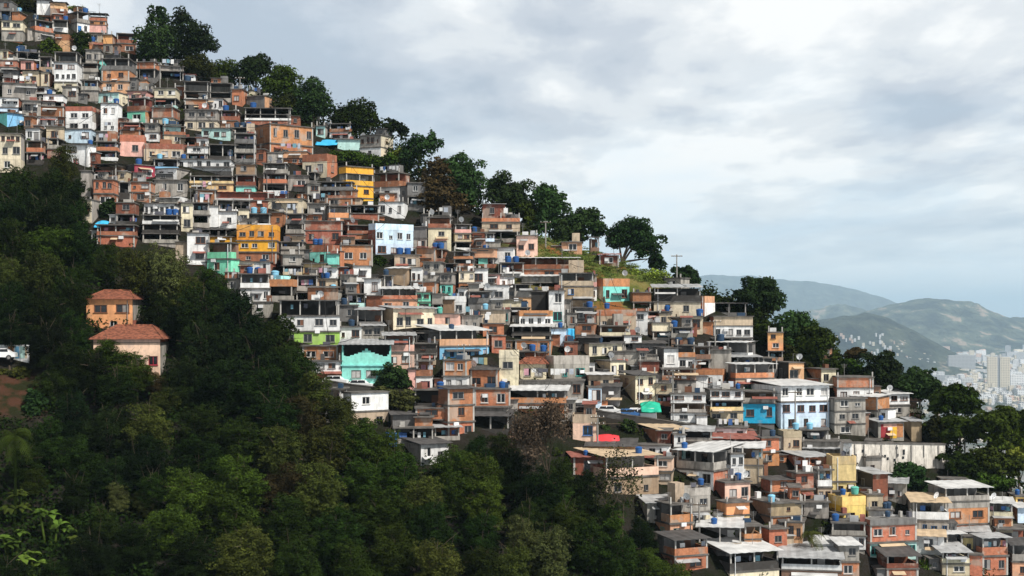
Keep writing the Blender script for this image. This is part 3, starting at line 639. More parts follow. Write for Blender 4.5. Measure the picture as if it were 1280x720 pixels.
    # a drain pipe here and there
    if hr.random() < .35 and tot > 1.2 and w > 3:
        pb = MB(); xx = hr.choice([-1, 1])*(w/2 - hr.uniform(.3, .8)); pb.tube((xx, -.09, -.5), (xx, -.09, zt*.97), .055, n=5); pb.build('drain_pipe', MATS[hr.choice(['white_plastic', 'frame_grey'])], root)
    # how it looks, in words
    ns = sum(1 for s in st if s['k'] != 'p'); mw = PAL[main][3]; shape = 'tall narrow ' if H > W*1.25 else ('long low ' if W > H*2.4 else '')
    stor = {1: 'single storey', 2: 'two storey', 3: 'three storey', 4: 'four storey'}.get(ns, 'tall')
    feats = []
    if roof in ('wt', 'mt', 'dk', 'tn', 'rs', 'tile'): feats.append({'wt': 'white sheet roof', 'mt': 'pale metal roof', 'dk': 'dark sheet roof', 'tn': 'tan sheet roof', 'tile': 'red tile roof', 'rs': 'rusty red roof'}[roof])
    tp = st[0]
    if tp['k'] == 'v': feats.append(('open %s top terrace' % PAL[tp['c']][3]))
    elif tp['k'] == 'o': feats.append('open unfinished top floor')
    elif tp['k'] == 'p': feats.append('%s roof parapet' % PAL[tp['c']][3])
    oth = [s for s in st if s['k'] == 'w' and s['c'] != main]
    if oth: feats.append('%s %s floor' % (PAL[oth[0]['c']][3], 'upper' if oth[0] is st[0] else 'lower'))
    for s in st:
        if s['fk'] in FR_WORD: feats.insert(0, FR_WORD[s['fk']]); break
    mx = max(s['n'] for s in st)
    if mx >= 3: feats.append('%s windows in a row' % WORDN[min(6, mx)])
    elif mx == 0 and top_kind == 'w': feats.append('blank front')
    art = lambda f: ('a ' if f.split()[0] not in ('open',) and not f.endswith(('windows', 'frames', 'row')) and not f.startswith('a ') else ('an ' if f.startswith('open') else '')) + f
    looks = ['%s %s house' % (mw, stor)]
    if shape: looks.append('%s%s %s house' % (shape, mw, stor))
    for base_ in list(looks):
        for f in feats: looks.append(base_ + ' with ' + art(f))
    for i in range(len(feats)):
        for j in range(i+1, len(feats)): looks.append('%s %s house with %s and %s' % (mw, stor, art(feats[i]), art(feats[j])))
    looks = [l for l in looks if len(l.split()) <= 15]
    rec = dict(o=root, box=(x0, y0, x1, y1), D=D, w=w, d=dd, H=H, th=th, base=base, zt=zt)
    HOUSES.append(rec)
    if note: hand(root, note, 'house', (x0, y0, x1, y1), ref, 'houses packed on the hillside')
    else:
        item(root, looks, (x0, y0, x1, y1), 'house', 'houses packed on the hillside')
        if ref: LM.append((ref, (x0, y0, x1, y1)))
    return rec
H = house
# ---- top corner of the hill
H(0,2,22,26,'w1:gy v:gy'); H(15,15,32,29,'w0:or'); H(2,27,34,52,'w2:cr w0:gr'); H(34,25,67,53,'v:or w2:gr',side=.3,sc='gr')
H(46,1,66,19,'w0:wh',roof='dk',note='white gable fronted house under a dark roof at the very top of the hill',ref='white gabled house'); H(63,4,85,27,'p:pe w0:rb',roof='dk'); H(66,26,86,41,'v:wh')
H(84,15,112,42,'v:gr w1d:wh',side=.45,sc='gr'); H(111,18,135,41,'v:or w2:or*.5 w0:pk',roof='dk',note='orange brick lookout house with open upper windows at the hilltop edge of the sky',ref='orange lookout house')
H(69,43,94,67,'p:br w0:pe'); H(110,42,131,57,'w1:be'); H(111,52,131,66,'p:br w0:or'); H(107,63,130,81,'w2:gr'); H(129,44,147,68,'w0:vo w1:gr'); H(146,42,171,67,'v:br w1:br')
H(0,63,20,77,'w1:cr'); H(0,76,27,93,'w1:br w0:gr'); H(20,65,50,78,'v:wh'); H(26,76,50,93,'w1:pk'); H(49,72,70,93,'v:tn'); H(68,66,103,116,'o:gr w2:wh w4:wh w1:cr',note='tall white house with a row of four windows and an open grey frame on top',ref='tall white house with open frame')
H(4,89,28,105,'w0:gy',roof='dk'); H(28,89,53,109,'w2:be',roof='dk'); H(51,91,68,110,'w1:cr'); H(3,106,46,126,'w2/w:gr'); H(44,109,70,125,'w1:wh v:wh')
H(100,80,128,102,'v:gr w1:gr'); H(120,76,129,98,'w0:tq'); H(101,101,128,127,'v:gr w1:gr'); H(127,74,171,117,'v:gy w2:or w2:pe',note='two storey orange and peach house with small dark square windows and clutter on top',ref='orange and peach house')
H(170,78,203,104,'w0:or*.5 v:gy'); H(200,84,230,100,'w0:gr*.6 o:gr'); H(168,100,188,116,'w1:or'); H(159,114,194,131,'w2:pk'); H(193,111,225,137,'w2:cr v:aq')
H(119,116,161,134,'w1:aq',side=-.3,sc='cr'); H(0,123,27,140,'w3:wh*1.2 p:lb'); H(28,127,52,147,'w2:gr'); H(54,119,84,137,'w1:wh v:lb'); H(78,109,100,127,'w1:gr'); H(46,134,83,149,'w0:br'); H(46,147,81,161,'w3:wh')
H(82,133,128,165,'p:br w2:wh w2:wh'); H(126,130,153,168,'w2/w:wh w2/w:wh',note='tall white house with two white framed windows on each of two storeys',ref='white house with large windows'); H(0,141,30,161,'w0:bl',side=.3,sc='tq',note='sky blue house with a turquoise side wall on the hill above the cream villa',ref='sky blue house')
H(30,146,47,164,'w1:br'); H(32,161,59,179,'w1d:wh'); H(58,159,82,180,'w1:be'); H(81,162,123,179,'w2:lb',note='long pale blue house with two small windows in the upper settlement',ref='long pale blue house')
H(0,168,31,216,'w4:cr*.8 w2:cr w1:cr',note='big cream house with a dark strip of top windows above the forest edge',ref='big cream house'); H(159,123,191,156,'v:rb w1:mi',side=-.3,sc='or'); H(190,135,225,161,'w0:br w2:be')
H(150,154,182,172,'v:br w0:br'); H(181,155,204,177,'w1:gr w1:wh'); H(202,156,226,177,'w2:aq'); H(120,165,150,182,'w2:gr'); H(33,177,59,206,'v:or v:dk'); H(59,174,82,200,'v:gr w0:br'); H(82,181,120,209,'w1:wh w1/rd:wh',side=-.25)
H(120,178,152,201,'v:or v:wh'); H(150,169,183,196,'p:or w1:pk'); H(180,180,232,202,'p:br w3:be',note='beige house with three dark windows under a long orange brick parapet',ref='beige house under a long brick parapet')
H(115,206,158,226,'v:bn',roof='dk'); H(157,206,194,226,'w1/w:rd',side=.3,sc='dk'); H(117,225,149,261,'w3:or w1:br',note='orange house with three square openings at the edge of the dark forest',ref='orange house at the forest edge')
H(148,229,163,250,'v:dk'); H(162,228,195,254,'w2:or w1:br'); H(193,211,236,227,'w2:wh',side=-.35,sc='gr'); H(192,200,224,214,'v:bl'); H(193,226,236,246,'w2/w:gr'); H(101,214,118,251,'w0:gr'); H(102,250,118,279,'w1:cr')
H(180,246,241,258,'p:wh p:br',); H(180,255,226,272,'w6:wh',note='white house with a row of six dark windows below a rusty parapet',ref='white house with six windows'); H(178,270,226,304,'v:wh v:dk v:gr'); H(224,254,241,290,'w1:cr w1:cr'); H(145,254,174,283,'w1:rb v:dk'); H(121,282,175,309,'v:br w0:or')
# ---- upper middle
H(230,103,262,128,'o:wh v:wh'); H(262,105,292,128,'o:wh v:gr'); H(290,112,310,134,'w1:or'); H(308,120,346,138,'w0:gy',side=-.4,sc='pe'); H(311,113,334,123,'w0:cr'); H(231,125,260,139,'w0:br v:dk'); H(258,124,284,140,'w3:wh')
H(231,138,278,165,'w3:gr w3:cr',note='grey over cream house with two rows of three windows below white frames',ref='grey over cream house'); H(276,139,301,164,'v:br w1:br'); H(252,161,292,176,'w3:aq',note='low pale aqua house with small windows above dark terraces',ref='low pale aqua house')
H(306,136,368,159,'o:wh v:wh w1:br',note='unfinished white storey with bare columns on the roof of an orange block',ref='unfinished white columns'); H(318,155,392,204,'w4:or w4:or',side=.26,sc='br',note='large bare orange brick block with two rows of square windows and pale columns',ref='large orange brick block')
H(289,160,322,179,'v:gy w0:gr'); H(203,158,232,180,'v:br w1:be'); H(224,172,258,186,'v:br'); H(395,158,413,173,'w1:aq'); H(412,155,446,176,'v:br w2:wh'); H(422,175,462,188,'w0:aq'); H(450,169,492,200,'w4:gr w1:wh',side=-.38,sc='cr',note='grey and white flat roofed house with a cream side wall beside the ridge trees',ref='grey and white house by the ridge trees')
H(378,192,422,222,'p:br w2:cr',side=-.3,sc='or'); H(424,208,467,258,'w0:ye*.6 v:ye w2/b:ye w0:ye*.7',side=.2,note='bright yellow house with a stepped upper terrace and two brown windows',ref='bright yellow house')
H(466,216,513,253,'v:br w3:wh',side=-.3); H(474,242,493,255,'w0:or'); H(473,253,510,273,'w3:wh'); H(509,229,532,263,'w1:gy v:gy'); H(398,228,446,259,'v:gy v:br w3:br'); H(381,230,400,258,'w1:gr v:gr'); H(424,238,447,261,'w1:br')
H(384,255,411,275,'v:gr'); H(408,258,436,289,'v:vo w1:pe'); H(433,257,474,277,'o:wh w0:br'); H(530,268,540,290,'w0:gy'); H(535,270,567,284,'o:br'); 
H(234,184,262,202,'w1:wh v:gy'); H(258,181,296,203,'v:dk'); H(293,168,321,204,'v:gy v:gr v:gy',note='dark stack of three grey open galleries beside the orange brick block',ref='dark stacked galleries'); H(318,187,337,207,'w1:br'); H(334,191,354,206,'w0:gr'); H(350,190,390,206,'w0:pe w3:or')
H(221,200,295,214,'w6:wh',d=6,note='long low white house with six openings across the slope',ref='long low white house'); H(295,206,321,247,'w1:bn v:rb w1:tq',note='narrow brown house with a turquoise ground floor and a red balcony',ref='narrow turquoise fronted house')
H(329,205,361,243,'v:gr v:or v:wh',note='three level open house with an orange brick balcony and a white balcony',ref='orange and white balconied house'); H(360,220,387,240,'w1/w:gr'); H(384,216,400,232,'v:gy'); H(237,221,298,240,'v:yc w2:yc',note='pale yellow house with a long open balcony',ref='pale yellow balcony house'); H(244,238,270,255,'w1:br')
H(267,242,360,254,'w0:rb',roof='rs',d=4); H(268,251,313,270,'v:wh'); H(311,251,335,268,'w1:br'); H(334,249,386,268,'w2:cr',note='long blank cream wall house like a container under a flat grey roof',ref='long blank cream house')
H(240,254,262,285,'v:gr v:gr'); H(259,258,275,284,'w0:wh'); H(273,265,300,286,'w1:wh'); H(298,262,312,285,'w1:cr'); H(308,268,340,286,'v:wh'); H(338,266,361,284,'w1:br'); H(357,268,384,305,'v:gy v:gr w2:bn'); H(385,255,413,274,'w1:gr'); H(380,277,429,306,'w0:br*.7 w2:br')
H(234,292,262,331,'w1:wh w1:wh',note='white two storey tower house with two dark windows beside a mint house',ref='white tower house'); H(259,304,294,345,'v:mi w1:mi',side=-.15,note='mint green house with a shaded upper veranda at the forest edge',ref='mint green veranda house')
H(261,296,299,308,'w0:oc'); H(240,288,298,299,'v:gy',roof='dk'); H(296,281,351,330,'p:oc w4:oc w3:oc w2:br',note='large ochre house with four dark windows over an orange brick floor',ref='large ochre house'); H(296,328,344,342,'w2:wh')
H(387,306,423,334,'p:br w3:tq',side=-.22,sc='mi',note='turquoise house with three windows under a brick parapet',ref='turquoise house under a brick parapet'); H(409,318,424,346,'w0:tq w1:mi'); H(379,330,411,348,'w2:yc'); H(351,303,383,322,'v:gr w0:gr'); H(350,319,378,346,'w1:gr v:be')
# ---- middle, left flank
H(284,349,301,367,'w1:gr'); H(281,341,300,352,'w0:br'); H(299,343,337,380,'v:wh w3:wh'); H(315,378,342,397,'w1:gr'); H(336,349,372,378,'p:or v:gr'); H(371,345,398,366,'v:gr'); H(395,349,424,367,'w2:be'); H(404,364,429,382,'w1:wh'); H(370,366,407,381,'v:br')
H(348,376,425,435,'o:gr w4:wh w3:lm',note='white house with a lime green ground floor and an open dark frame on top',ref='white and lime green house',d=6); H(378,433,428,454,'w2/w:or',note='orange house with two white framed windows below the lime green floor',ref='orange house below the lime floor'); H(386,452,426,474,'w2:wh p:br')
H(424,409,456,428,'w2:wh'); H(450,408,480,424,'w2:gr',roof='mt'); H(446,388,480,412,'v:gy',roof='mt'); H(425,382,448,402,'w1:gy'); H(429,368,457,385,'v:aq'); H(425,344,441,366,'w1:gr'); H(437,333,464,352,'w1:wh'); H(455,349,481,373,'w1:wh'); H(425,307,466,333,'w2:or',note='orange brick house with two windows under a grey slab roof above a white house',ref='orange slab roofed house')
H(430,282,468,304,'v:br w0:br'); H(425,300,466,310,'v:gr'); H(466,279,517,322,'p:lb w4:lb w3:lb',side=.07,sc='br',note='large pale blue house with two rows of dark windows and a tall parapet',ref='large pale blue house'); H(516,284,537,313,'w0:gy w1:gr'); H(535,272,564,314,'v:br w1:cr w1/tl:cr'); H(563,281,589,314,'v:pk w2:be v:wh')
H(586,291,606,311,'w1:or'); H(604,292,618,314,'v:lb w0:gr'); H(602,266,650,303,'v:or w2:be v:gr',roof='none',note='orange brick parapet house with two beige lower levels under the ridge trees',ref='orange parapet house under the ridge'); H(645,295,672,322,'w2:vp',note='small plain pink house with two windows on the grassy slope',ref='small pink house')
H(493,319,527,338,'w2:be'); H(519,310,550,330,'w0:or',roof='rs'); H(529,328,555,357,'w2:gr w0:gr'); H(553,330,572,346,'v:dk'); H(567,315,594,343,'v:or v:or w1:be'); H(598,314,612,333,'w0:tq'); H(590,311,624,335,'w0:pe v:br'); H(610,310,644,331,'w2:wh')
H(484,336,517,358,'w0:tn',roof='wt'); H(514,335,531,358,'w2:wh'); H(480,345,492,372,'v:gy'); H(527,312,560,330,'v:br'); H(550,342,573,370,'w3:gr w2/tl:tq'); H(570,340,593,368,'w2:cr w1:or'); H(589,336,610,360,'w1:wh'); H(604,343,629,361,'w1:pk'); H(618,346,643,361,'w2:wh'); H(625,329,655,348,'v:wh'); H(513,353,552,370,'w1:or')
H(458,370,482,390,'w0:rb'); H(477,362,522,389,'v:or w2:pe',roof='wt',note='orange brick balcony house under a long white sheet roof beside a mint house',ref='orange balcony under white roof'); H(519,366,542,390,'w2:mi w1:mi',note='small mint green two storey house beside an orange balcony',ref='small mint house'); H(540,368,559,394,'w0:gr v:gr'); H(556,370,586,395,'p:wh w2:wh'); H(584,365,614,394,'v:gy w0:gy'); H(605,357,638,380,'w1:wh'); H(617,375,652,388,'w0:cr')
H(475,386,544,419,'w4:cr',side=.24,sc='tn',roof='mt',note='large cream building with four square windows in one row standing on stilts',ref='large cream building on stilts'); H(480,417,546,431,'o:gr'); H(543,393,580,414,'w1:pk'); H(577,395,604,416,'w2:gr'); H(597,388,632,407,'w0:be'); H(600,405,630,422,'w1:or'); H(622,388,640,408,'w1/tl:gr'); H(637,385,662,402,'v:or'); H(640,356,664,388,'v:gr w1:pe')
# ---- below the pink house, under the grass
H(642,323,724,352,'v:rb w1:br',roof='wt',d=8,note='long brick house under a wide white sheet roof below the grassy slope',ref='long brick house under white roof'); H(652,346,700,362,'w1:gr v:or',roof='wt'); H(664,365,688,394,'w0:dk',); H(686,364,706,409,'w1:wh w1/tl:wh',note='narrow white tower house with one window on each of two floors',ref='narrow white tower house')
H(699,342,742,392,'v:be w1/bl:tn w2:tn',note='tall tan house with an open beige balcony and small windows',ref='tall tan house'); H(729,344,746,376,'v:pk w1:wh'); H(743,348,787,380,'p:or w2:tq',side=.25,sc='be',note='turquoise house under a wide orange parapet at the foot of the grass',ref='turquoise house under orange parapet'); H(786,366,814,390,'w0:br v:br'); H(830,348,862,364,'w1:gr',side=-.35,sc='gr',note='bare grey concrete box house on top of the crest beside a round tree',ref='grey box on the crest')
H(640,388,691,412,'p:or w4:wh'); H(640,409,690,430,'v:dk v:gy',roof='wt'); H(644,426,692,444,'w2:or'); H(687,411,708,433,'w0:lb',note='plain pale blue wall house beside a blue tarpaulin',ref='plain pale blue wall'); H(704,392,721,412,'w1:gr'); H(717,386,743,404,'w1:gy',roof='dk'); H(719,405,746,434,'w1:br w1:or'); H(704,428,722,446,'w1:br')
H(744,387,795,412,'p:or w2:be',note='wide beige house below a curved orange brick parapet',ref='wide beige house below orange parapet'); H(744,408,788,434,'v:cr o:be'); H(794,390,810,419,'w1:wh w0:wh',note='narrow white slip of a house between beige and pink terraces',ref='narrow white slip house'); H(808,390,840,407,'v:pk w1:wh'); H(810,404,838,426,'w0:cr v:gr')
H(646,440,670,459,'v:gr'); H(656,441,686,460,'w0:rb'); H(624,438,649,489,'p:cr w1:cr w1:cr',note='tall cream house with one large dark window on each of three levels',ref='tall cream three level house'); H(650,455,684,479,'w2:cr',roof='tile',note='cream house under a small maroon tile roof',ref='cream house with maroon tile roof'); H(681,445,737,479,'p:gr w2/tl:gr',side=.2); H(649,477,732,500,'w5:gr',note='long grey white house with five small windows in one row',ref='long grey white house')
H(726,430,778,450,'w3:cr',side=.2); H(722,423,750,442,'w0:dk',roof='dk'); H(744,452,782,476,'w2:cr',side=.5,sc='tn'); H(732,469,767,490,'w2:be',roof='wt'); H(733,485,752,510,'w1:lb'); H(748,484,776,507,'w0:gy',roof='dk'); H(774,470,820,505,'w2:cr w2:cr',side=.44,sc='tn',roof='dk',note='cream two storey house with four square windows and a dark overhanging roof',ref='cream house with four square windows')
H(776,420,802,440,'w1:wh v:gr'); H(786,430,832,446,'w1:gy',roof='dk'); H(762,440,800,456,'w0:gr'); H(796,452,824,474,'w0:rb'); H(818,436,848,465,'w1:wh',roof='dk',side=.4,sc='gy'); H(800,444,822,458,'w0:gr')
H(817,392,839,410,'w1:be'); H(836,397,862,416,'v:tn'); H(838,410,866,436,'v:gr w0:bn'); H(861,396,879,418,'w1:cr'); H(814,360,876,396,'v:dk w2:cr',roof='mt',d=7,note='long house with a dark open gallery under a metal roof on the crest',ref='dark galleried house on the crest'); H(856,370,894,397,'p:pe w2:pe',side=-.35,sc='wh'); H(890,380,937,398,'v:gy',roof='dk'); H(885,396,941,425,'w0:be*.7 w4:wh',note='wide house with a beige band over four white bays and concrete stilts',ref='wide beige banded house'); H(890,423,940,434,'o:gr')
H(884,429,944,451,'v:wh',roof='wt',side=-.15,sc='br',note='white railed veranda under a white roof with a brick end wall',ref='white railed veranda'); H(880,447,950,462,'v:gy',roof='mt'); H(913,456,968,493,'v:or w2/gn:be',roof='wt',side=.12,sc='br',note='beige house with two green windows under an orange balcony and white roof',ref='beige house with green windows'); H(926,490,969,529,'v:gr*.6 w2:bb',note='bright azure ground floor house with two dark windows and a white rail',ref='bright azure house')
H(841,432,869,464,'v:or w2:wh'); H(866,434,890,467,'v:bn v:br'); H(885,438,914,465,'w0:gr'); H(864,462,908,484,'p:or w4:wh'); H(825,462,870,491,'v:br w2:gr'); H(838,493,882,528,'w2:wh v:gr w1:wh'); H(880,488,929,528,'w3:wh v:yc w2:be'); H(820,480,842,508,'w1:be v:br'); H(819,468,830,484,'w0:gr')
H(959,416,979,451,'w1:vo w1:vo v:or',note='slim orange stepped tower house among trees on the crest',ref='slim orange tower house'); H(967,454,1005,484,'w1:pe',side=.5,sc='dk'); H(944,448,972,470,'v:gy'); H(1004,462,1045,485,'w1:cr',side=.55,sc='br'); H(1029,436,1040,464,'w1:pe v:or'); H(967,483,1037,541,'w4:wh*1.1 w4:lb w3:lb',roof='wt',side=.13,d=9,note='large white and pale blue three storey building with a white flat roof',ref='large white three storey building')
# ---- turquoise house and the brick houses below
H(479,420,518,462,'v:pk w2/b:vp',roof='mt',note='pale pink house with two brown windows and a shaded roof veranda',ref='pale pink veranda house'); H(516,430,546,456,'w1:dk v:be'); H(520,452,542,492,'v:br w1/rd:wh',note='slim white house with one dark red window above a shaded gap',ref='slim white house with red window'); H(510,462,524,488,'w0:pk')
H(532,414,612,454,'v:pe w6/bl:bl',side=.22,sc='br',roof='wt',d=7,note='brick and peach balcony house with a bright blue row of doors below',ref='balcony house with blue doors'); H(608,420,632,442,'w1:or'); H(554,451,590,492,'w2/w:or w2:wh',); H(588,463,626,491,'w2:or',roof='dk'); H(590,487,638,513,'w2/w:or',note='orange brick house with two white framed windows and pale corner columns',ref='orange house with pale columns')
H(554,487,593,550,'w1:or w1:or w2:or',side=.15,sc='br',roof='dk',note='tall orange brick house of three floors with a single window on each',ref='tall orange three floor house'); H(519,511,561,540,'w1:or v:br'); H(592,510,642,526,'w2:gr'); H(590,521,644,545,'v:dk',roof='dk'); H(536,535,575,552,'v:gr',roof='mt'); H(485,519,520,540,'w0:gy',roof='dk'); H(492,536,542,558,'v:gr'); H(503,556,561,582,'w2:wh',side=.4,sc='gr',roof='dk'); H(433,492,486,540,'w1:wh w2:be',side=.12,note='weathered white house with a brick and beige lower floor at the forest edge',ref='weathered white house'); H(406,487,436,532,'o:gr v:gr'); H(518,488,556,516,'v:dk')
H(636,489,714,522,'v:or w1:or',roof='wt',d=8,note='orange house under a broad white roof behind the bare brown tree',ref='orange house behind the bare tree'); H(698,504,737,523,'w2:wh',roof='wt'); H(716,518,746,553,'p:be w1/bl:vp',note='pink house with one blue window and a beige parapet beside a pole',ref='pink house by the pole')
# ---- lower right quarter
H(1038,499,1082,547,'w2:gr w2:gr w1:gr',side=.12,note='tall pale grey house with small paired windows beside the white building',ref='tall pale grey house'); H(1062,497,1112,532,'w1:or w3:gr',roof='wt',side=-.3); H(1084,493,1137,521,'w2:wh w1:gr',side=.5,sc='dk',roof='wt'); H(1126,489,1152,516,'v:bn v:cr',roof='mt'); H(1039,472,1092,508,'w0:or*.6 w3:wh',note='white house with an orange brick top band beneath the big dark tree',ref='white house with orange band')
H(1084,528,1130,552,'w0:gr',roof='mt',side=.3,sc='gy',note='grey shed with a painted red and yellow front by the retaining wall',ref='grey shed with painted front'); H(1128,527,1152,552,'w0:tn',roof='mt'); H(972,539,1002,565,'p:be w2:be'); H(1000,538,1036,557,'v:gy'); H(1000,552,1050,570,'w0:gr'); H(934,548,974,583,'w1:or w1:or',side=.45,sc='rb'); H(886,549,946,572,'v:gr',roof='rs',d=8)
H(918,561,956,605,'v:tn w1/w:be',roof='wt',d=7); H(1032,570,1070,626,'p:yc w0:yc w2:yc',note='tall pale yellow house with a blank upper wall and a flat top',ref='tall pale yellow house'); H(1006,562,1058,580,'v:dk',roof='mt',d=6); H(973,572,1037,600,'w1:or w2:or',side=.5,sc='br',roof='mt'); H(954,601,999,632,'w1:or w2:rb',side=.2,sc='rb',roof='dk'); H(986,592,1017,634,'w1:br w1:br',side=.3); H(1011,588,1040,632,'v:wh w2:be')
H(1032,621,1082,658,'p:yl w1/b:yl',side=.42,sc='ye',note='lemon yellow house with an open roof terrace and one brown window',ref='lemon yellow house'); H(1068,593,1110,627,'w0:rb',roof='mt',side=.55,sc='dk'); H(1071,619,1104,642,'w1:be'); H(1069,572,1102,596,'w1:gr',side=.4); H(1082,552,1102,572,'v:aq'); H(1104,605,1134,630,'w2:gr',roof='mt'); H(1083,638,1116,658,'w1d:wh',note='small white house with an orange brown door behind a brick house',ref='small white house with a brown door')
H(889,604,938,632,'w2:vp',side=.35,sc='br'); H(901,629,937,662,'w0:vo w2:yc',side=.2); H(932,630,1003,664,'w1:tn w2:or',side=.45,sc='bn',d=8); H(966,630,1004,658,'v:or'); H(998,628,1036,648,'w0:gr',d=4); H(1034,644,1060,664,'v:bl'); H(984,654,1006,682,'w2:pe')
H(806,538,857,562,'w1:gr',side=.35,sc='br',roof='tn',d=7); H(836,544,857,576,'w1:wh w1/tl:aq'); H(793,558,842,578,'w3:wh'); H(733,559,796,580,'w2:pe',roof='dk'); H(750,572,824,626,'v:vp w2:tn',side=.1,roof='tn',d=8,note='wide tan house with a pale pink open balcony under a cream sheet roof',ref='wide house with pink balcony'); H(710,572,760,598,'w1:rb',roof='rs'); H(818,574,843,606,'w1:vp w1:be')
H(845,566,910,614,'v:gr w3:wh',side=-.28,sc='or',roof='wt',d=8,note='white house with an orange side wall and two overlapping white roofs',ref='white house with orange side'); H(906,568,930,608,'w2:wh w1:wh'); H(836,611,888,664,'p:gr w2:gr w1:cr',side=.3,note='grey two storey house on a cream base with a flat railed roof',ref='grey house on a cream base'); H(819,632,866,680,'v:or w2/tl:pe',side=.4,sc='pe',note='orange terrace over a peach house with a teal window awning',ref='peach house with teal awning'); H(798,629,846,655,'w1:gr',roof='mt')
H(820,676,885,718,'v:or w1:or',side=.36,sc='br',roof='dk',note='orange brick house with a dark roof at the lower edge of the forest',ref='orange house at the lower forest edge'); H(873,660,928,692,'v:tn',roof='wt',d=8,note='open tan terrace under a broad white tilted roof',ref='terrace under a tilted white roof'); H(919,658,952,692,'v:or w2/bl:pe'); H(956,662,984,688,'w1:or',side=.2); H(892,692,974,728,'v:dk p:cr',roof='wt',side=.25,d=9,note='dark terrace with a cream parapet below a large white roof at the bottom',ref='dark terrace with cream parapet'); H(974,697,1052,728,'v:wh w0:bn',roof='mt',d=9); H(1014,680,1044,700,'w0:wh',roof='wt')
H(1038,654,1082,686,'v:gr w3:wh',note='white house with a cluttered grey rooftop behind a palm tree',ref='white house behind the palm'); H(1038,682,1074,725,'w1:gr w1:or',roof='wt'); H(1079,650,1146,702,'w0:gy*.35 w3:or w4/tl:aq',side=.13,sc='br',roof='none',note='brick house with three dark windows above a pale aqua ground floor',ref='brick house over aqua floor'); H(1078,696,1148,728,'v:rb w0:br',roof='dk',d=9)
H(1132,628,1186,674,'v:wh w4/bl:gr',roof='tn',d=7,note='white balcony house with blue windows under two tan sheet roofs',ref='white balcony under tan roofs'); H(1158,611,1237,666,'v:gr*.8 p:gr*.35 w2:or w0:br*.4',side=.3,sc='rb',roof='wt',note='brick house with two windows under a very wide white flat roof',ref='brick house under the wide white roof'); H(1168,599,1208,613,'w1:or'); H(1232,629,1266,665,'v:cr w1:cr',roof='wt'); H(1261,621,1284,638,'w1:yl'); H(1262,635,1286,654,'w0:lb',roof='wt')
H(1145,670,1180,693,'w1:wh',roof='tn'); H(1174,668,1204,695,'v:gy',roof='wt',side=.3); H(1199,672,1219,695,'w1/g:yc'); H(1154,691,1212,720,'v:cr w1:be',roof='mt',d=7); H(1220,673,1260,720,'v:or w2:or',roof='mt',side=.2,note='small orange house with an open upper porch under a blue grey sheet roof',ref='small orange porch house'); H(1237,662,1286,684,'v:br'); H(1257,682,1290,724,'v:gr w1:pe',roof='dk'); H(1212,694,1228,720,'w0:or'); H(1178,664,1236,676,'v:gy',roof='mt')
H(749,319,774,334,'w1:rb',roof='rs',note='low brick hut under the big umbrella tree on the grass',ref='brick hut on the grass'); H(702,303,728,318,'w1:pe',note='little peach hut half sunk in the grassy slope',ref='peach hut on the grass'); H(737,298,749,316,'v:bn',roof='dk',note='narrow dark wooden shed on the ridge above the grassy slope')
# ---- below the road and in the gaps
H(852,540,892,566,'v:gr w1:gr',roof='mt'); H(890,536,936,552,'w2:wh'); H(1006,606,1034,626,'w1:gr'); H(940,578,960,604,'w1:br'); H(1044,580,1072,600,'v:gr'); H(862,520,884,536,'w0:wh'); H(1100,556,1120,572,'w0:gr')
# ---- the two villas in the forest
def villas():
    v = house(108,374,184,412,'w2/b:vo w1:vo*.45',roof='tile',d=9,note='orange villa with two dark windows and a hipped tile roof in the forest',ref='orange villa',name='villa')
    v2 = house(117,424,219,472,'w0:vq*.1 w4/rd:vq',roof='tile',d=12,note='pale peach villa with red window frames under a broad old tile roof among trees',ref='peach villa',name='villa')
villas()

# ------------------------------------------------------------------ trees and plants
nrg = np.random.default_rng(11)
def leaf_points(lobes, n, leaf, rng, puffs=26, puff=.30, shell=.45):
    """lobes: (cx,cy,cz,rx,ry,rz). Leaves sit in puffs spread over each lobe; returns quad corners"""
    tot = sum((l[3]*l[5]) for l in lobes); C = []; Nn = []
    for (cx, cy, cz, rx, ry, rz) in lobes:
        k = max(40, int(n*(rx*rz)/tot)); q = max(6, int(puffs))
        i = np.arange(q) + .5; ph = np.arccos(1 - 2*i/q); th = np.pi*(1 + 5**.5)*i + rng.uniform(0, 6.28)
        dirs = np.stack([np.cos(th)*np.sin(ph), np.sin(th)*np.sin(ph), np.cos(ph)], 1) + rng.normal(0, .16, (q, 3))
        pc = dirs*rng.uniform(.38, .90, (q, 1)); pr = puff*rng.uniform(.7, 1.45, q)
        w = pr**2; w /= w.sum(); idx = rng.choice(q, k, p=w)
        d = rng.normal(0, 1, (k, 3)); d /= np.linalg.norm(d, axis=1)[:, None]
        d[:, 2] = np.where(d[:, 2] < -.55, -d[:, 2]*.7, d[:, 2])
        p = pc[idx] + d*(pr[idx]*rng.uniform(shell, 1, k)**.5)[:, None]
        # a few leaves stray outside the outline
        st = rng.random(k) < .05; p[st] *= rng.uniform(1.02, 1.16, (st.sum(), 1))
        C.append(p*np.array([rx, ry, rz]) + np.array([cx, cy, cz])); nn = d*1.0 + np.array([0, 0, .55]) + rng.normal(0, .55, (k, 3)); Nn.append(nn)
    C = np.concatenate(C); Nn = np.concatenate(Nn); Nn /= np.linalg.norm(Nn, axis=1)[:, None]
    k = len(C); t = np.cross(Nn, rng.normal(0, 1, (k, 3))); t /= np.linalg.norm(t, axis=1)[:, None] + 1e-9; b = np.cross(Nn, t)
    L = (leaf*rng.uniform(.65, 1.45, k))[:, None]; Wd = L*.36
    return np.stack([C - t*L*.6, C + b*Wd - t*L*.05, C + t*L*.6, C - b*Wd - t*L*.05], 1).reshape(-1, 3)
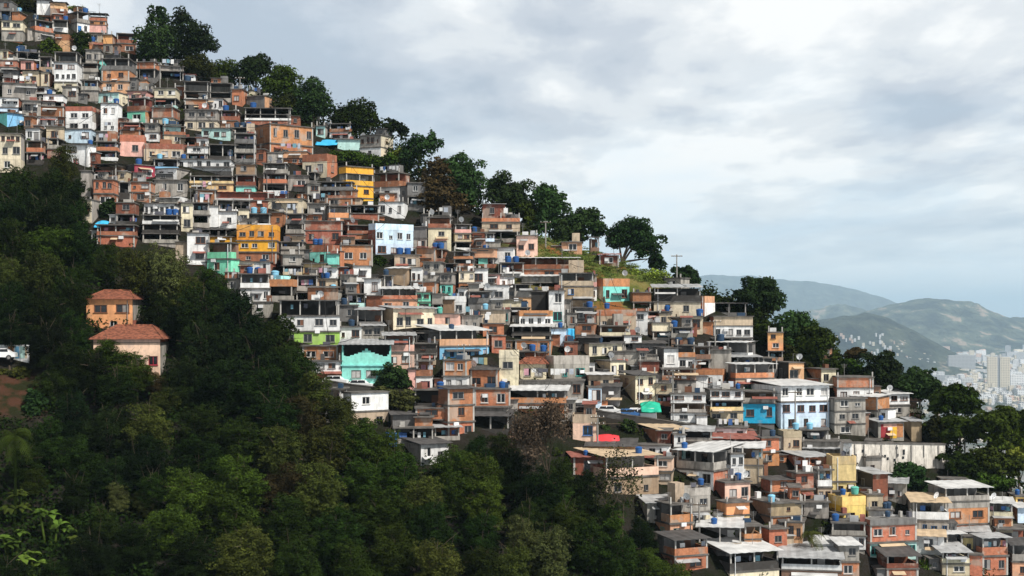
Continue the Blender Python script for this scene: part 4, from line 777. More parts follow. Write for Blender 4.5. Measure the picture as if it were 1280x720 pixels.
def quad_mesh(name, V, mat):
    n = len(V)//4; me = bpy.data.meshes.new(name); me.vertices.add(4*n); me.vertices.foreach_set('co', V.astype(np.float32).ravel())
    me.loops.add(4*n); me.loops.foreach_set('vertex_index', np.arange(4*n, dtype=np.int32)); me.polygons.add(n)
    me.polygons.foreach_set('loop_start', np.arange(0, 4*n, 4, dtype=np.int32)); me.polygons.foreach_set('loop_total', np.full(n, 4, dtype=np.int32))
    me.materials.append(mat); me.update(calc_edges=True); return me
def trunk_mb(h, r, targets, rng, lean=.06):
    mb = MB(); p = np.zeros(3); pts = [p]; k = 5
    for i in range(k): p = p + np.array([rng.normal(0, lean)*h/k, rng.normal(0, lean)*h/k, h/k]); pts.append(p)
    for i in range(k): mb.tube(pts[i], pts[i+1], r*(1.15 - .11*i)*(1.25 if i == 0 else 1), r*(1.04 - .11*i), 7, caps=False)
    for t in targets:
        t = np.array(t, float); s = pts[rng.integers(2, k+1)]; mid = s*.45 + t*.55 + rng.normal(0, .1, 3)*np.linalg.norm(t - s)*.5
        mb.tube(s, mid, r*.5, r*.32, 5, caps=False); mb.tube(mid, t, r*.32, r*.10, 5, caps=False)
        for _ in range(3):
            e = t + rng.normal(0, .28, 3)*np.linalg.norm(t - s); mb.tube(mid*.5 + t*.5, e, r*.16, r*.05, 4, caps=False)
    return mb
TW = {'r': 'dark green', 's': 'blackish green', 'd': 'dark green', 'm': 'mid green', 'o': 'olive green', 'b': 'brownish', 'y': 'yellow green', 'p': 'pale olive', 'g': 'bright green', 'k': 'blackish green', 't': 'twiggy brown'}
def hero_tree(lobes, base, tint, n=4200, leaf=.42, D=None, label=None, ref=None, back=3.0, puffs=24, puff=.30, cat='tree', trunk='trunk', tr=None, group=None, name='tree'):
    tint = {'d': 'r', 'k': 's'}.get(tint, tint)
    """lobes in photo pixels (cx, cy, rx, ry); base = pixel of the trunk's foot"""
    if D is None: D = planeD(base[0], max(base[1], ridgeY(base[0]))) + back
    s = D/F; x0, y0, _ = at(base[0], base[1], D); z0 = ground_z(x0, y0)
    rng = np.random.default_rng(int(base[0]*13 + base[1])); L = []
    for (cx, cyy, rx, ry) in lobes:
        x, y, z = at(cx, cyy, D); rr = (rx + ry)/2*s; L.append((x - x0, rng.uniform(-.3, .3)*rr, z - z0, rx*s, rr*.95, ry*s))
    root = empty(name, (x0, y0, z0)); link('crown', quad_mesh('crown', leaf_points(L, int(n*1.7), leaf, rng, int(puffs*1.5), puff*1.12), MATS['leaf_' + tint]), root)
    mz = min(l[2] - l[5]*.25 for l in L); h = max(1.0, mz); t = tr or max(.16, min(.5, max(l[3] for l in L)*.07))
    trunk_mb(h, t, [(l[0], l[1], l[2] + l[5]*.2) for l in L] , rng).build('trunk', MATS[trunk], root)
    xs = [c[0] - c[2] for c in lobes] + [c[0] + c[2] for c in lobes]; ys = [c[1] - c[3] for c in lobes] + [c[1] + c[3] for c in lobes]
    box = (min(xs), min(ys), max(xs), max(ys))
    if label: hand(root, label, cat, box, ref, group)
    return root, box
T = hero_tree
# ---- trees along the ridge, from the hilltop down to the crest's end
T([(196,50,27,30),(188,66,20,20)], (200,96), 'd', 5200, label='big round blackish tree at the top of the ridge beside the hilltop houses', ref='big round hilltop tree')
T([(230,52,26,30),(226,22,12,12),(250,48,18,16),(263,58,12,8)], (236,100), 'd', 5200, label='tall spreading ridge tree with lobed crown and bare pale limbs near the hilltop', ref='tall lobed ridge tree')
T([(196,17,11,9),(203,24,8,10)], (205,92), 'k', 500, leaf=.5, puffs=9, label='thin airy treetop poking up above the big round hilltop tree', ref='thin airy treetop')
T([(242,84,20,18),(262,92,18,14)], (246,112), 'o', 2600, label='olive bushy tree low on the ridge below the tall lobed tree')
T([(282,92,20,16),(268,100,14,12)], (282,116), 'm', 2600, label='small mid green tree in the dip of the ridge between two taller crowns')
T([(320,82,22,16),(310,92,18,14)], (320,118), 'd', 3600, label='dark round tree on the ridge above the unfinished white columns', ref='dark tree above white columns')
T([(354,98,21,18),(340,108,18,14),(362,114,16,14)], (352,132), 'm', 3800, label='mid green full crowned ridge tree with lighter lower branches')
T([(390,118,22,21),(400,132,16,16),(382,142,22,16)], (392,168), 'd', 5200, label='dark peaked ridge tree standing behind the large orange brick block', ref='dark peaked ridge tree')
T([(360,134,18,16),(374,150,16,12)], (366,160), 'o', 2400, label='olive leafed tree hanging over the flat roofs by the brick block')
T([(446,142,22,17),(458,152,18,16),(428,150,16,14)], (446,180), 'm', 5200, label='wide domed tree with brown tinged leaves above the grey and white house', ref='wide domed tree')
T([(490,158,15,10),(480,166,10,8),(503,164,9,10)], (490,200), 'k', 900, leaf=.5, puffs=10, label='sparse open tree with sky showing through beside the wide domed tree')
T([(524,182,22,14),(512,194,18,12),(540,178,10,14)], (524,215), 'd', 2200, leaf=.45, puffs=14, label='loose feathery dark tree on the ridge between sparse and conical trees')
T([(548,210,18,14),(545,228,26,14),(550,246,33,12),(556,258,36,8)], (552,276), 'b', 5600, puff=.22, puffs=34, label='brown tinged conical tree with layered branches above the brick houses', ref='brown conical tree')
T([(576,214,26,22),(588,236,20,22),(570,240,16,16)], (580,272), 'd', 5200, label='tall dark tree rising just behind the brown conical tree')
T([(636,244,27,22),(622,232,14,12),(650,256,18,16)], (638,284), 'd', 5200, label='dense dark dome shaped tree on the ridge above the small pink house', ref='dark dome tree')
T([(679,243,15,15),(690,258,20,18),(682,276,20,18)], (686,302), 'd', 5200, label='dark tree with a knobbly leaning top on the ridge above the grassy slope', ref='dark leaning tree')
T([(662,262,16,14),(668,278,14,12)], (664,296), 'm', 2600, label='mid green tree between the dark dome tree and the dark leaning tree')
T([(706,288,16,14),(700,298,12,9)], (704,312), 'd', 2600, label='low dark tree between the leaning tree and the broad slope tree')
T([(664,276,14,10),(655,286,12,8)], (660,296), 'g', 1600, label='bright green bush on the ridge beside a leaning utility pole')
T([(734,274,22,16),(716,282,16,16),(746,288,12,13),(722,296,14,9)], (726,312), 'd', 4600, label='broad dark tree with gaps under its crown in the middle of the grassy slope', ref='broad dark slope tree')
T([(788,290,28,18),(772,300,16,12),(806,306,20,18),(820,326,11,15),(796,302,18,12)], (777,330), 'd', 7500, tr=.45, label='big umbrella shaped dark tree with a drooping side at the end of the ridge', ref='big umbrella tree')
T([(824,346,16,9),(806,350,14,7),(790,342,10,6)], (815,358), 'y', 1500, leaf=.3, name='shrub', cat='shrub', label='yellow green scrub at the foot of the big umbrella tree')
T([(856,346,17,13),(866,352,10,9)], (858,364), 'd', 3000, label='small dense round tree behind the grey concrete box', ref='small round crest tree')
T([(948,366,27,19),(964,378,15,12),(934,372,14,12)], (950,402), 'd', 7000, tr=.4, label='stately round crowned tree standing alone against the far hazy mountains', ref='stately lone tree')
T([(950,389,18,10),(940,394,10,6)], (950,404), 'p', 1300, leaf=.35, label='greyish undertree with thin leaves below the stately lone tree')
T([(951,416,13,15),(946,426,12,10)], (951,438), 'm', 2600, label='compact mid green tree between the stilted beige house and the orange tower', ref='compact green tree')
T([(906,376,12,5),(898,380,8,4)], (904,384), 'y', 700, leaf=.28, name='shrub', cat='shrub', label='little yellow green roof garden plants on the crest beside the lone tree')
T([(994,408,24,18),(984,422,18,18),(1006,420,18,16)], (996,458), 'd', 5600, label='dark bushy tree at the end of the settlement behind the orange tower', ref='dark bushy crest tree')
T([(1022,428,24,22),(1034,446,18,18),(1010,444,20,18)], (1022,470), 'm', 5200, label='sloping mid green tree at the edge of the crest before the hazy hill', ref='sloping crest tree')
T([(986,446,16,14),(1000,458,18,10)], (990,466), 'o', 2200, label='olive shrubby tree below the dark bushy tree on the crest')
T([(1072,441,14,7),(1064,446,10,6)], (1070,466), 'b', 900, leaf=.45, puffs=10, label='small brown thin crowned tree seen against the foot of the hazy hill')
T([(1062,460,16,12),(1078,468,12,9),(1050,468,12,8)], (1064,482), 'm', 2600, label='scrubby green tree between the crest and the big dark tree')
T([(1104,460,25,20),(1096,478,22,16),(1112,478,20,18)], (1104,506), 'd', 6500, label='big dark tree at the end of the housing spur in front of the city', ref='big dark spur tree')
T([(1148,474,20,13),(1138,484,18,14),(1162,486,16,14)], (1150,520), 'd', 5000, label='dark tree in the gully next to the big dark spur tree')
T([(1194,496,28,14),(1206,506,24,14),(1178,506,20,14)], (1196,556), 'm', 6500, label='wide flat topped tree in front of the pale city towers', ref='wide flat topped tree')
T([(1198,532,26,14),(1184,542,18,14),(1216,540,20,14)], (1200,580), 'm', 5000, label='mid green leafy tree below the wide flat topped tree')
T([(1242,526,22,13),(1260,520,20,11),(1274,530,18,18)], (1256,572), 'm', 5000, label='dark tree cut by the picture edge beneath the white city warehouse')
T([(1260,548,24,16),(1276,556,16,18),(1244,552,14,12)], (1262,596), 'm', 4200, label='shadowy green tree in the gully beside the transformer pole')
T([(1168,538,13,18),(1174,552,12,12)], (1170,575), 'o', 2600, label='upright olive shrub tree beside the end of the stained wall')
T([(1200,580,20,18),(1206,594,22,12)], (1202,614), 'm', 4200, label='dark tree below the end of the stained retaining wall')
T([(1240,574,24,16),(1256,584,20,14),(1228,586,16,14)], (1240,612), 'g', 4200, label='bright green tree in the gully above the wide white roof', ref='bright gully tree')
T([(1272,566,14,12),(1280,578,14,12)], (1274,604), 'y', 2200, label='yellow flowering tree cut by the picture edge beside the bright gully tree')
T([(1222,600,26,10),(1250,604,22,9)], (1230,622), 'm', 2200, name='shrub', cat='shrub', label='low green scrub just behind the wide white roof')
T([(1136,594,22,17),(1124,602,16,12),(1150,606,14,11)], (1136,622), 'd', 4600, leaf=.36, label='dark green tree growing against the foot of the stained retaining wall', ref='tree at the wall foot')
# ---- greenery between the houses
T([(8,470,14,9),(26,466,10,7)], (12,486), 'o', 1500, name='shrub', cat='shrub', label='scrubby shrub on the bare earth bank below the white car')
T([(44,500,12,12),(40,516,12,10),(14,520,16,8)], (40,530), 'd', 2200, name='shrub', cat='shrub', label='dark shrub at the foot of the bare earth bank')
T([(60,58,12,10),(66,64,10,8)], (61,72), 'm', 1500, name='shrub', cat='shrub', label='green bush among the hilltop roofs beside the orange brick parapet')
T([(101,48,11,10),(100,62,10,8)], (101,76), 'm', 1500, name='shrub', cat='shrub', label='bush with a yellowish skirt between the hilltop terraces below the lookout house')
T([(33,6,15,9),(24,10,8,6)], (33,20), 'o', 1300, name='shrub', cat='shrub', label='bush on the highest roofs at the top edge of the picture')
T([(95,11,11,4)], (95,18), 'y', 500, leaf=.3, name='shrub', cat='shrub', label='pale green bush on the skyline between the gabled and lookout houses')
T([(438,198,24,10),(418,198,14,10),(466,202,22,9),(488,200,10,9)], (446,215), 'm', 4600, leaf=.34, name='hedge', cat='hedge', label='long green thicket above the bright yellow house under the pale aqua roof', ref='long green thicket')
T([(500,196,11,12),(508,206,10,8)], (502,216), 'y', 1400, leaf=.34, name='shrub', cat='shrub', label='light green shrub beside the cream side wall at the end of the thicket')
T([(246,272,11,10),(252,278,8,6)], (247,286), 'm', 1300, name='shrub', cat='shrub', label='green bush in a yard between the white terraces above the white tower house')
T([(132,264,9,12),(138,256,6,8)], (133,280), 'd', 1100, name='shrub', cat='shrub', label='dark bush below the orange house at the forest edge')
T([(475,328,10,8)], (475,340), 'm', 1000, name='shrub', cat='shrub', label='green bush at the lower corner of the large pale blue house')
T([(488,470,18,14),(502,476,14,12),(480,478,12,12)], (490,500), 'd', 3600, leaf=.36, label='dark tree beside the turquoise house with the stepped gable', ref='dark tree by the turquoise house')
T([(500,500,22,11),(486,496,16,10),(474,490,12,8),(506,516,10,14)], (498,534), 'p', 2400, leaf=.36, label='greyish thin leafed tree below the dark tree by the turquoise house')
T([(757,383,13,4),(745,386,6,4)], (756,390), 'g', 600, leaf=.25, name='planter_shrub', cat='shrub', label='row of leafy plants on the orange parapet under the turquoise house')
T([(1156,710,11,9),(1152,716,9,7)], (1156,726), 'g', 1500, leaf=.3, name='shrub', cat='shrub', label='fresh green bush at the bottom beside the dark sheet roof')
T([(720,534,8,9),(755,538,8,8),(786,532,10,8)], (756,552), 'd', 1500, leaf=.34, name='shrub', cat='shrub', label='dark bushes under the road wall above the red tarpaulin')
T([(845,404,7,5)], (845,412), 'y', 400, leaf=.28, name='shrub', cat='shrub', label='tiny yellow green pot plants on a terrace below the crest gallery')
# ---- bare trees by the lower forest edge
def bare_tree(base, top, half, label, ref, tint, leaves, D=None, seed=1):
    D = D or planeD(*base) - 4; s = D/F; x0, y0, _ = at(base[0], base[1], D); z0 = ground_z(x0, y0); rng = np.random.default_rng(seed)
    H = (base[1] - top)*s + (at(base[0], base[1], D)[2] - z0); root = empty('bare_tree', (x0, y0, z0)); mb = MB(); tips = []
    def grow(p, d, l, r, lev):
        q = p + d*l; mb.tube(p, q, r, r*.68, 5 if lev < 2 else 3, caps=False)
        if lev >= 5 or r < .012: tips.append(q); return
        if lev > 2: tips.append(q)
        for _ in range(3 if lev < 4 else 2):
            e = d + rng.normal(0, .48, 3) + np.array([0, 0, .10]); e /= np.linalg.norm(e); grow(q, e, l*rng.uniform(.62, .86), r*.60, lev + 1)
    grow(np.zeros(3), np.array([.02, 0, 1.0]), H*.30, H*.022, 0)
    T_ = np.array(tips); ext = np.abs(T_[:, 0]).max(); zt = T_[:, 2].max(); kx = half*s/ext; kz = H/zt
    mb.v = [(v[0]*kx, v[1]*kx, v[2]*kz) for v in mb.v]; T_ = T_*np.array([kx, kx, kz])
    mb.build('branches' if False else 'trunk', MATS['trunk'], root)
    idx = rng.integers(0, len(T_), leaves); L = T_[idx] + rng.normal(0, .55, (leaves, 3)); k = leaves
    n = rng.normal(0, 1, (k, 3)); t = np.cross(n, rng.normal(0, 1, (k, 3))); t /= np.linalg.norm(t, axis=1)[:, None]; b = np.cross(n/np.linalg.norm(n, axis=1)[:, None], t); l = (.17*rng.uniform(.6, 1.5, k))[:, None]
    V = np.stack([L - t*l, L + b*l*.5, L + t*l, L - b*l*.5], 1).reshape(-1, 3)
    link('crown', quad_mesh('crown', V, MATS['leaf_' + tint]), root)
    hand(root, label, 'tree', (base[0] - half, top, base[0] + half, base[1]), ref)
bare_tree((684, 640), 506, 46, 'tall reddish brown half bare tree in front of the orange house with the white roof', 'bare brown tree', 't', 6500, seed=4, D=planeD(684, 640))
bare_tree((778, 668), 560, 32, 'thin grey branched tree in front of the wide tan house with the pink balcony', 'thin grey branched tree', 'p', 1400, seed=9)
# ---- palms
def palm(base, crown, rad, label, ref, tint='m', nf=15, D=None):
    D = D or planeD(*base); s = D/F; x0, y0, zb = at(base[0], base[1], D); z0 = min(zb, ground_z(x0, y0)); rng = np.random.default_rng(int(base[0])); root = empty('palm', (x0, y0, z0))
    c = np.array(at(crown[0], crown[1], D)) - np.array((x0, y0, z0)); mb = MB(); p = np.zeros(3)
    for i in range(5):
        q = c*((i+1)/5) + np.array([math.sin((i+1)*.6)*.1, 0, 0]); mb.tube(p, q, .2 - .015*i, .19 - .015*i, 7); p = q
    mb.build('trunk', MATS['leaf_d' if D == 150 else 'pale_trunk'], root); V = []
    for i in range(nf):
        a = 2*math.pi*i/nf + rng.uniform(-.2, .2); el = rng.uniform(-.1, 1.1); Lr = rad*s*rng.uniform(.85, 1.15); pts = []
        for k in range(9):
            t = k/8; r = Lr*t*math.cos(el*.8)*(1 - .15*t); z = Lr*(math.sin(el)*t*1.1 - .85*t*t); pts.append(c + np.array([math.cos(a)*r, math.sin(a)*r, z]))
        sd = np.array([-math.sin(a), math.cos(a), 0])
        for k in range(8):
            for g in (-1, 1):
                for u in (0, .5):
                    o = pts[k]*(1 - u) + pts[k+1]*u; dr = pts[k+1] - pts[k]; tl = Lr*.26*(1 - abs((k + u)/8 - .4)*.9); e = o + sd*g*tl + dr*.9 + np.array([0, 0, -tl*.45]); wv = dr*.28
                    V += [o - wv*.5, o + wv*.5, e + wv*.12, e - wv*.12]
    fr = quad_mesh('fronds', np.array(V), MATS['leaf_' + tint]); link('crown', fr, root)
    hand(root, label, 'palm tree', (crown[0] - rad, crown[1] - rad, crown[0] + rad, max(base[1], crown[1] + rad)), ref)
palm((1014, 700), (1014, 668), 22, 'palm tree with arching fronds among the roofs in front of a white house', 'roofside palm', 'o', 18)
palm((387, 186), (385, 158), 14, 'palm with drooping fronds beside the large orange brick block', 'palm by the brick block', 'm', 16)
palm((597, 262), (598, 217), 12, 'slender pale fronded palm on the skyline beside the brown conical tree', 'skyline palm', 'p', 14)
palm((18, 590), (18, 545), 36, 'dark feathery palm below the bare earth bank at the forest edge', 'feathery palm', 'm', 20, D=150)
palm((128, 520), (52, 395), 2, 'x', None) if False else None
def banana(px, py, rad, label, ref, D=None, tint='y', nl=16):
    D = D or planeD(px, py + rad*1.2); s = D/F; x0, y0, z = at(px, py, D); z0 = ground_z(x0, y0); hh = z - z0; root = empty('banana_plant', (x0, y0, z0)); rng = np.random.default_rng(int(px*7 + py)); V = []
    mb = MB()
    for st in range(5):
        ox = rng.uniform(-.5, .5)*rad*s; oy = rng.uniform(-1, 1); top = hh + rng.uniform(-.7, .35)*rad*s; mb.tube((ox*.5, oy*.5, 0), (ox, oy, top), .16, .09, 6)
        for i in range(nl//3 + 5):
            a = rng.uniform(0, 6.28); el = rng.uniform(.5, 1.35); Lr = rad*s*rng.uniform(.6, 1.0); pts = []
            for k in range(7):
                t = k/6; pts.append(np.array([ox + math.cos(a)*Lr*t*math.cos(el), oy + math.sin(a)*Lr*t*math.cos(el), top + Lr*(math.sin(el)*t - .75*t*t)]))
            sd = np.array([-math.sin(a), math.cos(a), 0]) ; wd = Lr*.2
            for k in range(6):
                w0, w1 = wd*math.sin(math.pi*(k/6)**.8)+.02, wd*math.sin(math.pi*((k+1)/6)**.8)+.02
                for g in (-1, 1): V += [pts[k], pts[k+1], pts[k+1] + sd*g*w1 - np.array([0, 0, w1*.35]), pts[k] + sd*g*w0 - np.array([0, 0, w0*.35])]
    mb.build('stem', MATS['leaf_g'], root); link('leaves', quad_mesh('leaves', np.array(V), MATS['leaf_g']), root)
    hand(root, label, 'banana plant', (px - rad, py - rad, px + rad, py + rad*.6), ref)
banana(28, 622, 26, 'light green banana plant below the feathery palm', 'upper banana plant')
banana(64, 650, 26, 'broad leafed banana plant beside the small pale stemmed trees', 'broad leafed banana plant')
banana(14, 672, 22, 'banana plant with upright pale leaves touching the picture edge', None)
banana(98, 676, 20, 'small banana plant with glossy leaves at the foot of the pale stemmed trees', None)
banana(42, 702, 24, 'lowest banana plant with torn leaves at the bottom edge of the forest', None, tint='g')

# ---- the dark forest in the ravine: every crown its own tree
PROTO = []
def proto(seed, tint, lob, n, leaf, puffs, puff):
    rng = np.random.default_rng(seed); me = quad_mesh('crown', leaf_points(lob, n, leaf, rng, puffs, puff), MATS['leaf_' + tint])
    return me
PL = [ [(0,0,0,.78,.78,.72),(.45,.1,-.1,.52,.52,.48),(-.42,-.2,.08,.55,.55,.52),(.05,-.4,.38,.5,.5,.44)],
       [(0,0,.1,.7,.7,.8),(.5,-.15,-.25,.45,.45,.42),(-.5,.05,-.2,.48,.48,.46),(.15,.1,.55,.42,.42,.4),(-.2,-.45,.15,.45,.45,.4)],
       [(-.3,0,-.05,.62,.6,.62),(.36,-.1,.1,.6,.6,.6),(.0,-.4,-.25,.55,.5,.5),(0,.2,.48,.45,.45,.42)],
       [(0,0,-.2,.9,.8,.5),(.3,-.2,.25,.5,.5,.42),(-.36,-.1,.2,.5,.5,.4),(0,.15,.45,.48,.45,.4)] ]
CM = {}
def crown_mesh(tint, v):
    if (tint, v) not in CM: CM[(tint, v)] = proto(50 + v*7 + ord(tint), tint, PL[v] + [(.3,.1,-.55,.55,.55,.5),(-.35,-.1,-.6,.55,.55,.5),(0,-.35,-.7,.5,.5,.5)], 15000, .052, 30, .27)
    return CM[(tint, v)]
TM = []
for v in range(3):
    rng = np.random.default_rng(90 + v); TM.append(trunk_mb(1.0, .055, [(.4,.1,1.35),(-.4,-.1,1.3),(.1,-.35,1.45),(0,.1,1.6)], rng).mesh('trunk', MATS['trunk']))
FOREST = """28 232 38 24 d|262 352 22 18 m|284 374 18 14 m|250 374 26 18 d|200 386 24 18 d|222 402 22 18 k|30 575 26 20 d|44 600 20 14 m|62 238 28 26 d|80 203 21 19 o|96 244 22 20 d|18 262 32 22 d|58 268 34 24 k|98 274 20 22 d|16 300 34 24 m|62 302 36 22 m|104 312 28 22 d|134 322 18 18 m
14 340 28 20 o|52 340 34 22 o|90 352 30 20 m|172 334 30 26 o|212 336 34 30 p|234 364 24 20 o|18 380 32 26 d|56 386 32 24 d|90 372 22 16 d|14 412 26 14 k|60 424 28 24 k|92 412 24 24 d|84 452 28 24 d|70 478 24 20 d
132 438 24 13 m|690 622 28 20 m|684 672 28 18 d|708 646 22 18 m|660 644 24 18 d|172 466 24 13 m|160 452 26 14 m|118 462 26 18 d|146 480 30 18 d|190 478 20 13 b|212 496 24 16 o|252 386 38 30 d|300 398 40 32 k|256 432 38 32 k|316 440 44 32 k|352 424 34 30 d|366 462 32 26 d|282 478 42 28 k|330 484 38 26 d|232 470 26 24 k
392 486 26 22 o|376 520 30 24 b|424 516 30 22 o|452 546 34 24 m|484 556 26 20 m|408 556 36 26 o|346 524 34 26 d|350 562 36 26 o|500 586 32 22 m|454 596 36 24 m|566 576 26 18 m|598 562 22 16 d|628 556 22 16 m|604 590 32 24 m|644 586 28 22 d|700 596 30 24 d|672 612 34 24 d|732 608 24 20 d
560 612 32 22 m|524 618 32 24 o|606 626 32 24 m|474 636 36 24 m|400 608 36 26 o|352 604 36 26 b|300 548 34 26 d|254 530 36 24 d|246 570 38 26 d|296 596 38 26 m|238 612 36 26 m|186 530 32 22 o|180 570 36 26 k|134 532 34 26 k|92 510 26 24 k|62 544 28 22 d|96 568 32 22 d|140 592 30 20 k|146 618 18 14 p|182 626 20 14 o|190 606 22 16 m
92 612 22 16 d|128 650 24 18 d|112 690 34 22 k|166 680 34 24 d|214 654 34 24 m|236 692 38 26 d|286 640 38 26 m|306 684 42 28 o|356 648 38 26 m|374 694 40 26 d|420 660 38 26 d|440 700 38 24 m|490 680 36 24 m|540 652 34 24 d|548 698 38 24 o|604 664 30 22 d|606 704 34 22 m
652 672 34 26 p|690 688 36 28 p|640 702 30 22 o|728 640 26 20 d|734 676 30 24 d|766 644 24 18 m|772 690 30 24 d|800 664 20 16 d|812 704 26 18 m|846 718 22 12 g|10 716 30 18 d|70 716 26 14 d"""
frr = random.Random(77)
for e in FOREST.replace('\n', '|').split('|'):
    q = e.split(); cx, cyy, rx, ry = map(float, q[:4]); tint = q[4]
    D = planeD(cx, cyy + ry*1.5) ; D = D*(1 - .02*frr.random()); s = D/F
    x, y, z = at(cx, cyy, D); g = ground_z(x, y); root = empty('forest_tree', (x, y, g), 0)
    v = frr.randrange(4); k = 1.12; sx, sz = rx*s*k, ry*s*k
    cr = link('crown', crown_mesh(tint, v), root, (0, 0, z - g - sz*.1), frr.uniform(0, 6.28), (sx, sx*.95, sz*1.2))
    th = max(.6, z - g - sz*.3); link('trunk', TM[v % 3], root, (0, 0, -.3), frr.uniform(0, 6.28), (sx*.8, sx*.8, th + .3))
    size = 'large ' if rx >= 40 else ('small ' if rx < 24 else ''); shp = 'broad ' if rx > ry*1.45 else ('full ' if ry > rx*.85 else 'rounded ')
    w = TW[tint]; item(root, ['%s forest tree' % w, size + w + ' forest tree', shp + w + ' forest tree', size + shp + w + ' forest tree'], (cx - rx, cyy - ry, cx + rx, cyy + ry), 'tree', 'trees of the dark ravine forest')
LM.append(('earth bank', (0, 452, 52, 528)))
# ---- what covers the ground: beyond counting
def inside_forest(px, py):
    bx = [-60, 0, 60, 120, 160, 240, 300, 400, 450, 520, 600, 690, 740, 800, 850, 880]; by = [215, 215, 240, 300, 330, 380, 400, 480, 545, 575, 570, 600, 620, 690, 715, 740]
    return py > np.interp(px, bx, by) + 8
def undergrowth():
    rng = np.random.default_rng(5); pts = []
    for i in range(5200):
        px, py = rng.uniform(-120, 880), rng.uniform(220, 900)
        if not inside_forest(px, py) or (px < 52 and 440 < py < 530): continue
        D = planeD(px, py); x, y, z = at(px, py, D); pts.append((x, y, ground_z(x, y) + .4, 1.6, 1.6, rng.uniform(.8, 1.8)))
    V = leaf_points(pts, 95000, .36, rng, 6, .5); tag(link('undergrowth', quad_mesh('undergrowth', V, MATS['leaf_d'])), kind='stuff')
    # scrub along the top of the ridge and down its far side
    pts = []
    for i in range(1500):
        px = rng.uniform(172, 640) if i % 3 == 0 else (rng.uniform(880, 1060) if i % 3 == 1 else rng.uniform(1090, 1420)); back = abs(rng.normal(0, 5)) if px < 1080 else rng.uniform(0, 60)
        D = ridgeD(px) + back; x = (px - 640)/F*D; h = rng.uniform(.8, 2.6)*(1.3 if px > 1080 else (2.1 if px < 640 else 1.0)); pts.append((x, D, ground_z(x, D) + h*.4, 1.7, 1.7, h))
    V = leaf_points(pts, 42000, .46, rng, 6, .5); tag(link('scrub', quad_mesh('scrub', V, MATS['leaf_d'])), kind='stuff')
    pts = []
    for i in range(420):          # weeds on the strips of earth between the houses
        px, py = rng.uniform(0, 1280), rng.uniform(0, 720)
        if inside_forest(px, py) or py < ridgeY(px) + 4: continue
        x, y, z = P(px, py); pts.append((x, y, z + .1, .8, .8, rng.uniform(.3, .8)))
    V = leaf_points(pts, 9000, .3, rng, 5, .5); tag(link('weeds', quad_mesh('weeds', V, MATS['leaf_m'])), kind='stuff')
    pts = []
    for i in range(1500):         # grass and scrub on the open slope
        px, py = rng.uniform(655, 835), rng.uniform(296, 362)
        if py < ridgeY(px) - 2 or py > np.interp(px, [655, 700, 745, 790, 835], [322, 326, 348, 350, 362]): continue
        x, y, z = P(px, py); pts.append((x, y, z + .1, .9, .9, rng.uniform(.06, .24)))
    V = leaf_points(pts, 26000, .17, rng, 5, .5); tag(link('grass', quad_mesh('grass', V, MATS['leaf_h'])), kind='stuff')
undergrowth()

# ------------------------------------------------------------------ road, walls, vehicles, small things
def polyline(pts): return [np.array(P(a, b)) for a, b in pts]
def road(pts, width, drop, label_wall, box, ref):
    Q = polyline(pts); mb = MB(); wl = MB(); gr = MB()
    nrm = np.array([-0.15, 1.0, 0]); nrm /= np.linalg.norm(nrm)
    for a, b in zip(Q, Q[1:]):
        a2, b2 = a + nrm*width, b + nrm*width
        mb.quad(tuple(a), tuple(b), tuple(b2), tuple(a2))
        o = nrm*.25; dn = np.array([0, 0, drop]); up = np.array([0, 0, .75])
        wl.hexa([tuple(a - o - dn), tuple(b - o - dn), tuple(b - o*.02 - dn), tuple(a - o*.02 - dn), tuple(a - o + up), tuple(b - o + up), tuple(b - o*.02 + up), tuple(a - o*.02 + up)])
        gr.hexa([tuple(a - o*1.3 + up), tuple(b - o*1.3 + up), tuple(b + o*.2 + up), tuple(a + o*.2 + up), tuple(a - o*1.3 + up*1.18), tuple(b - o*1.3 + up*1.18), tuple(b + o*.2 + up*1.18), tuple(a + o*.2 + up*1.18)])
    tag(mb.build('road', MATS['asphalt']), kind='structure')
    c = Q[len(Q)//2]; root = empty('road_wall', (0, 0, 0)); wl.build('wall', WM('dk'), root); gr.build('coping', MATS['slab'], root)
    hand(root, label_wall, 'wall', box, ref); return Q
road([(698, 513), (745, 520), (800, 528), (860, 537), (905, 542), (945, 545)], 4.5, 2.2, 'long dark weathered road wall running down between the upper and lower houses', (698, 512, 945, 550), 'dark road wall')
road([(404, 482), (440, 488), (478, 492)], 4.0, 2.0, 'short dark road wall with parked cars below the turquoise house', (404, 480, 478, 495), 'short road wall')
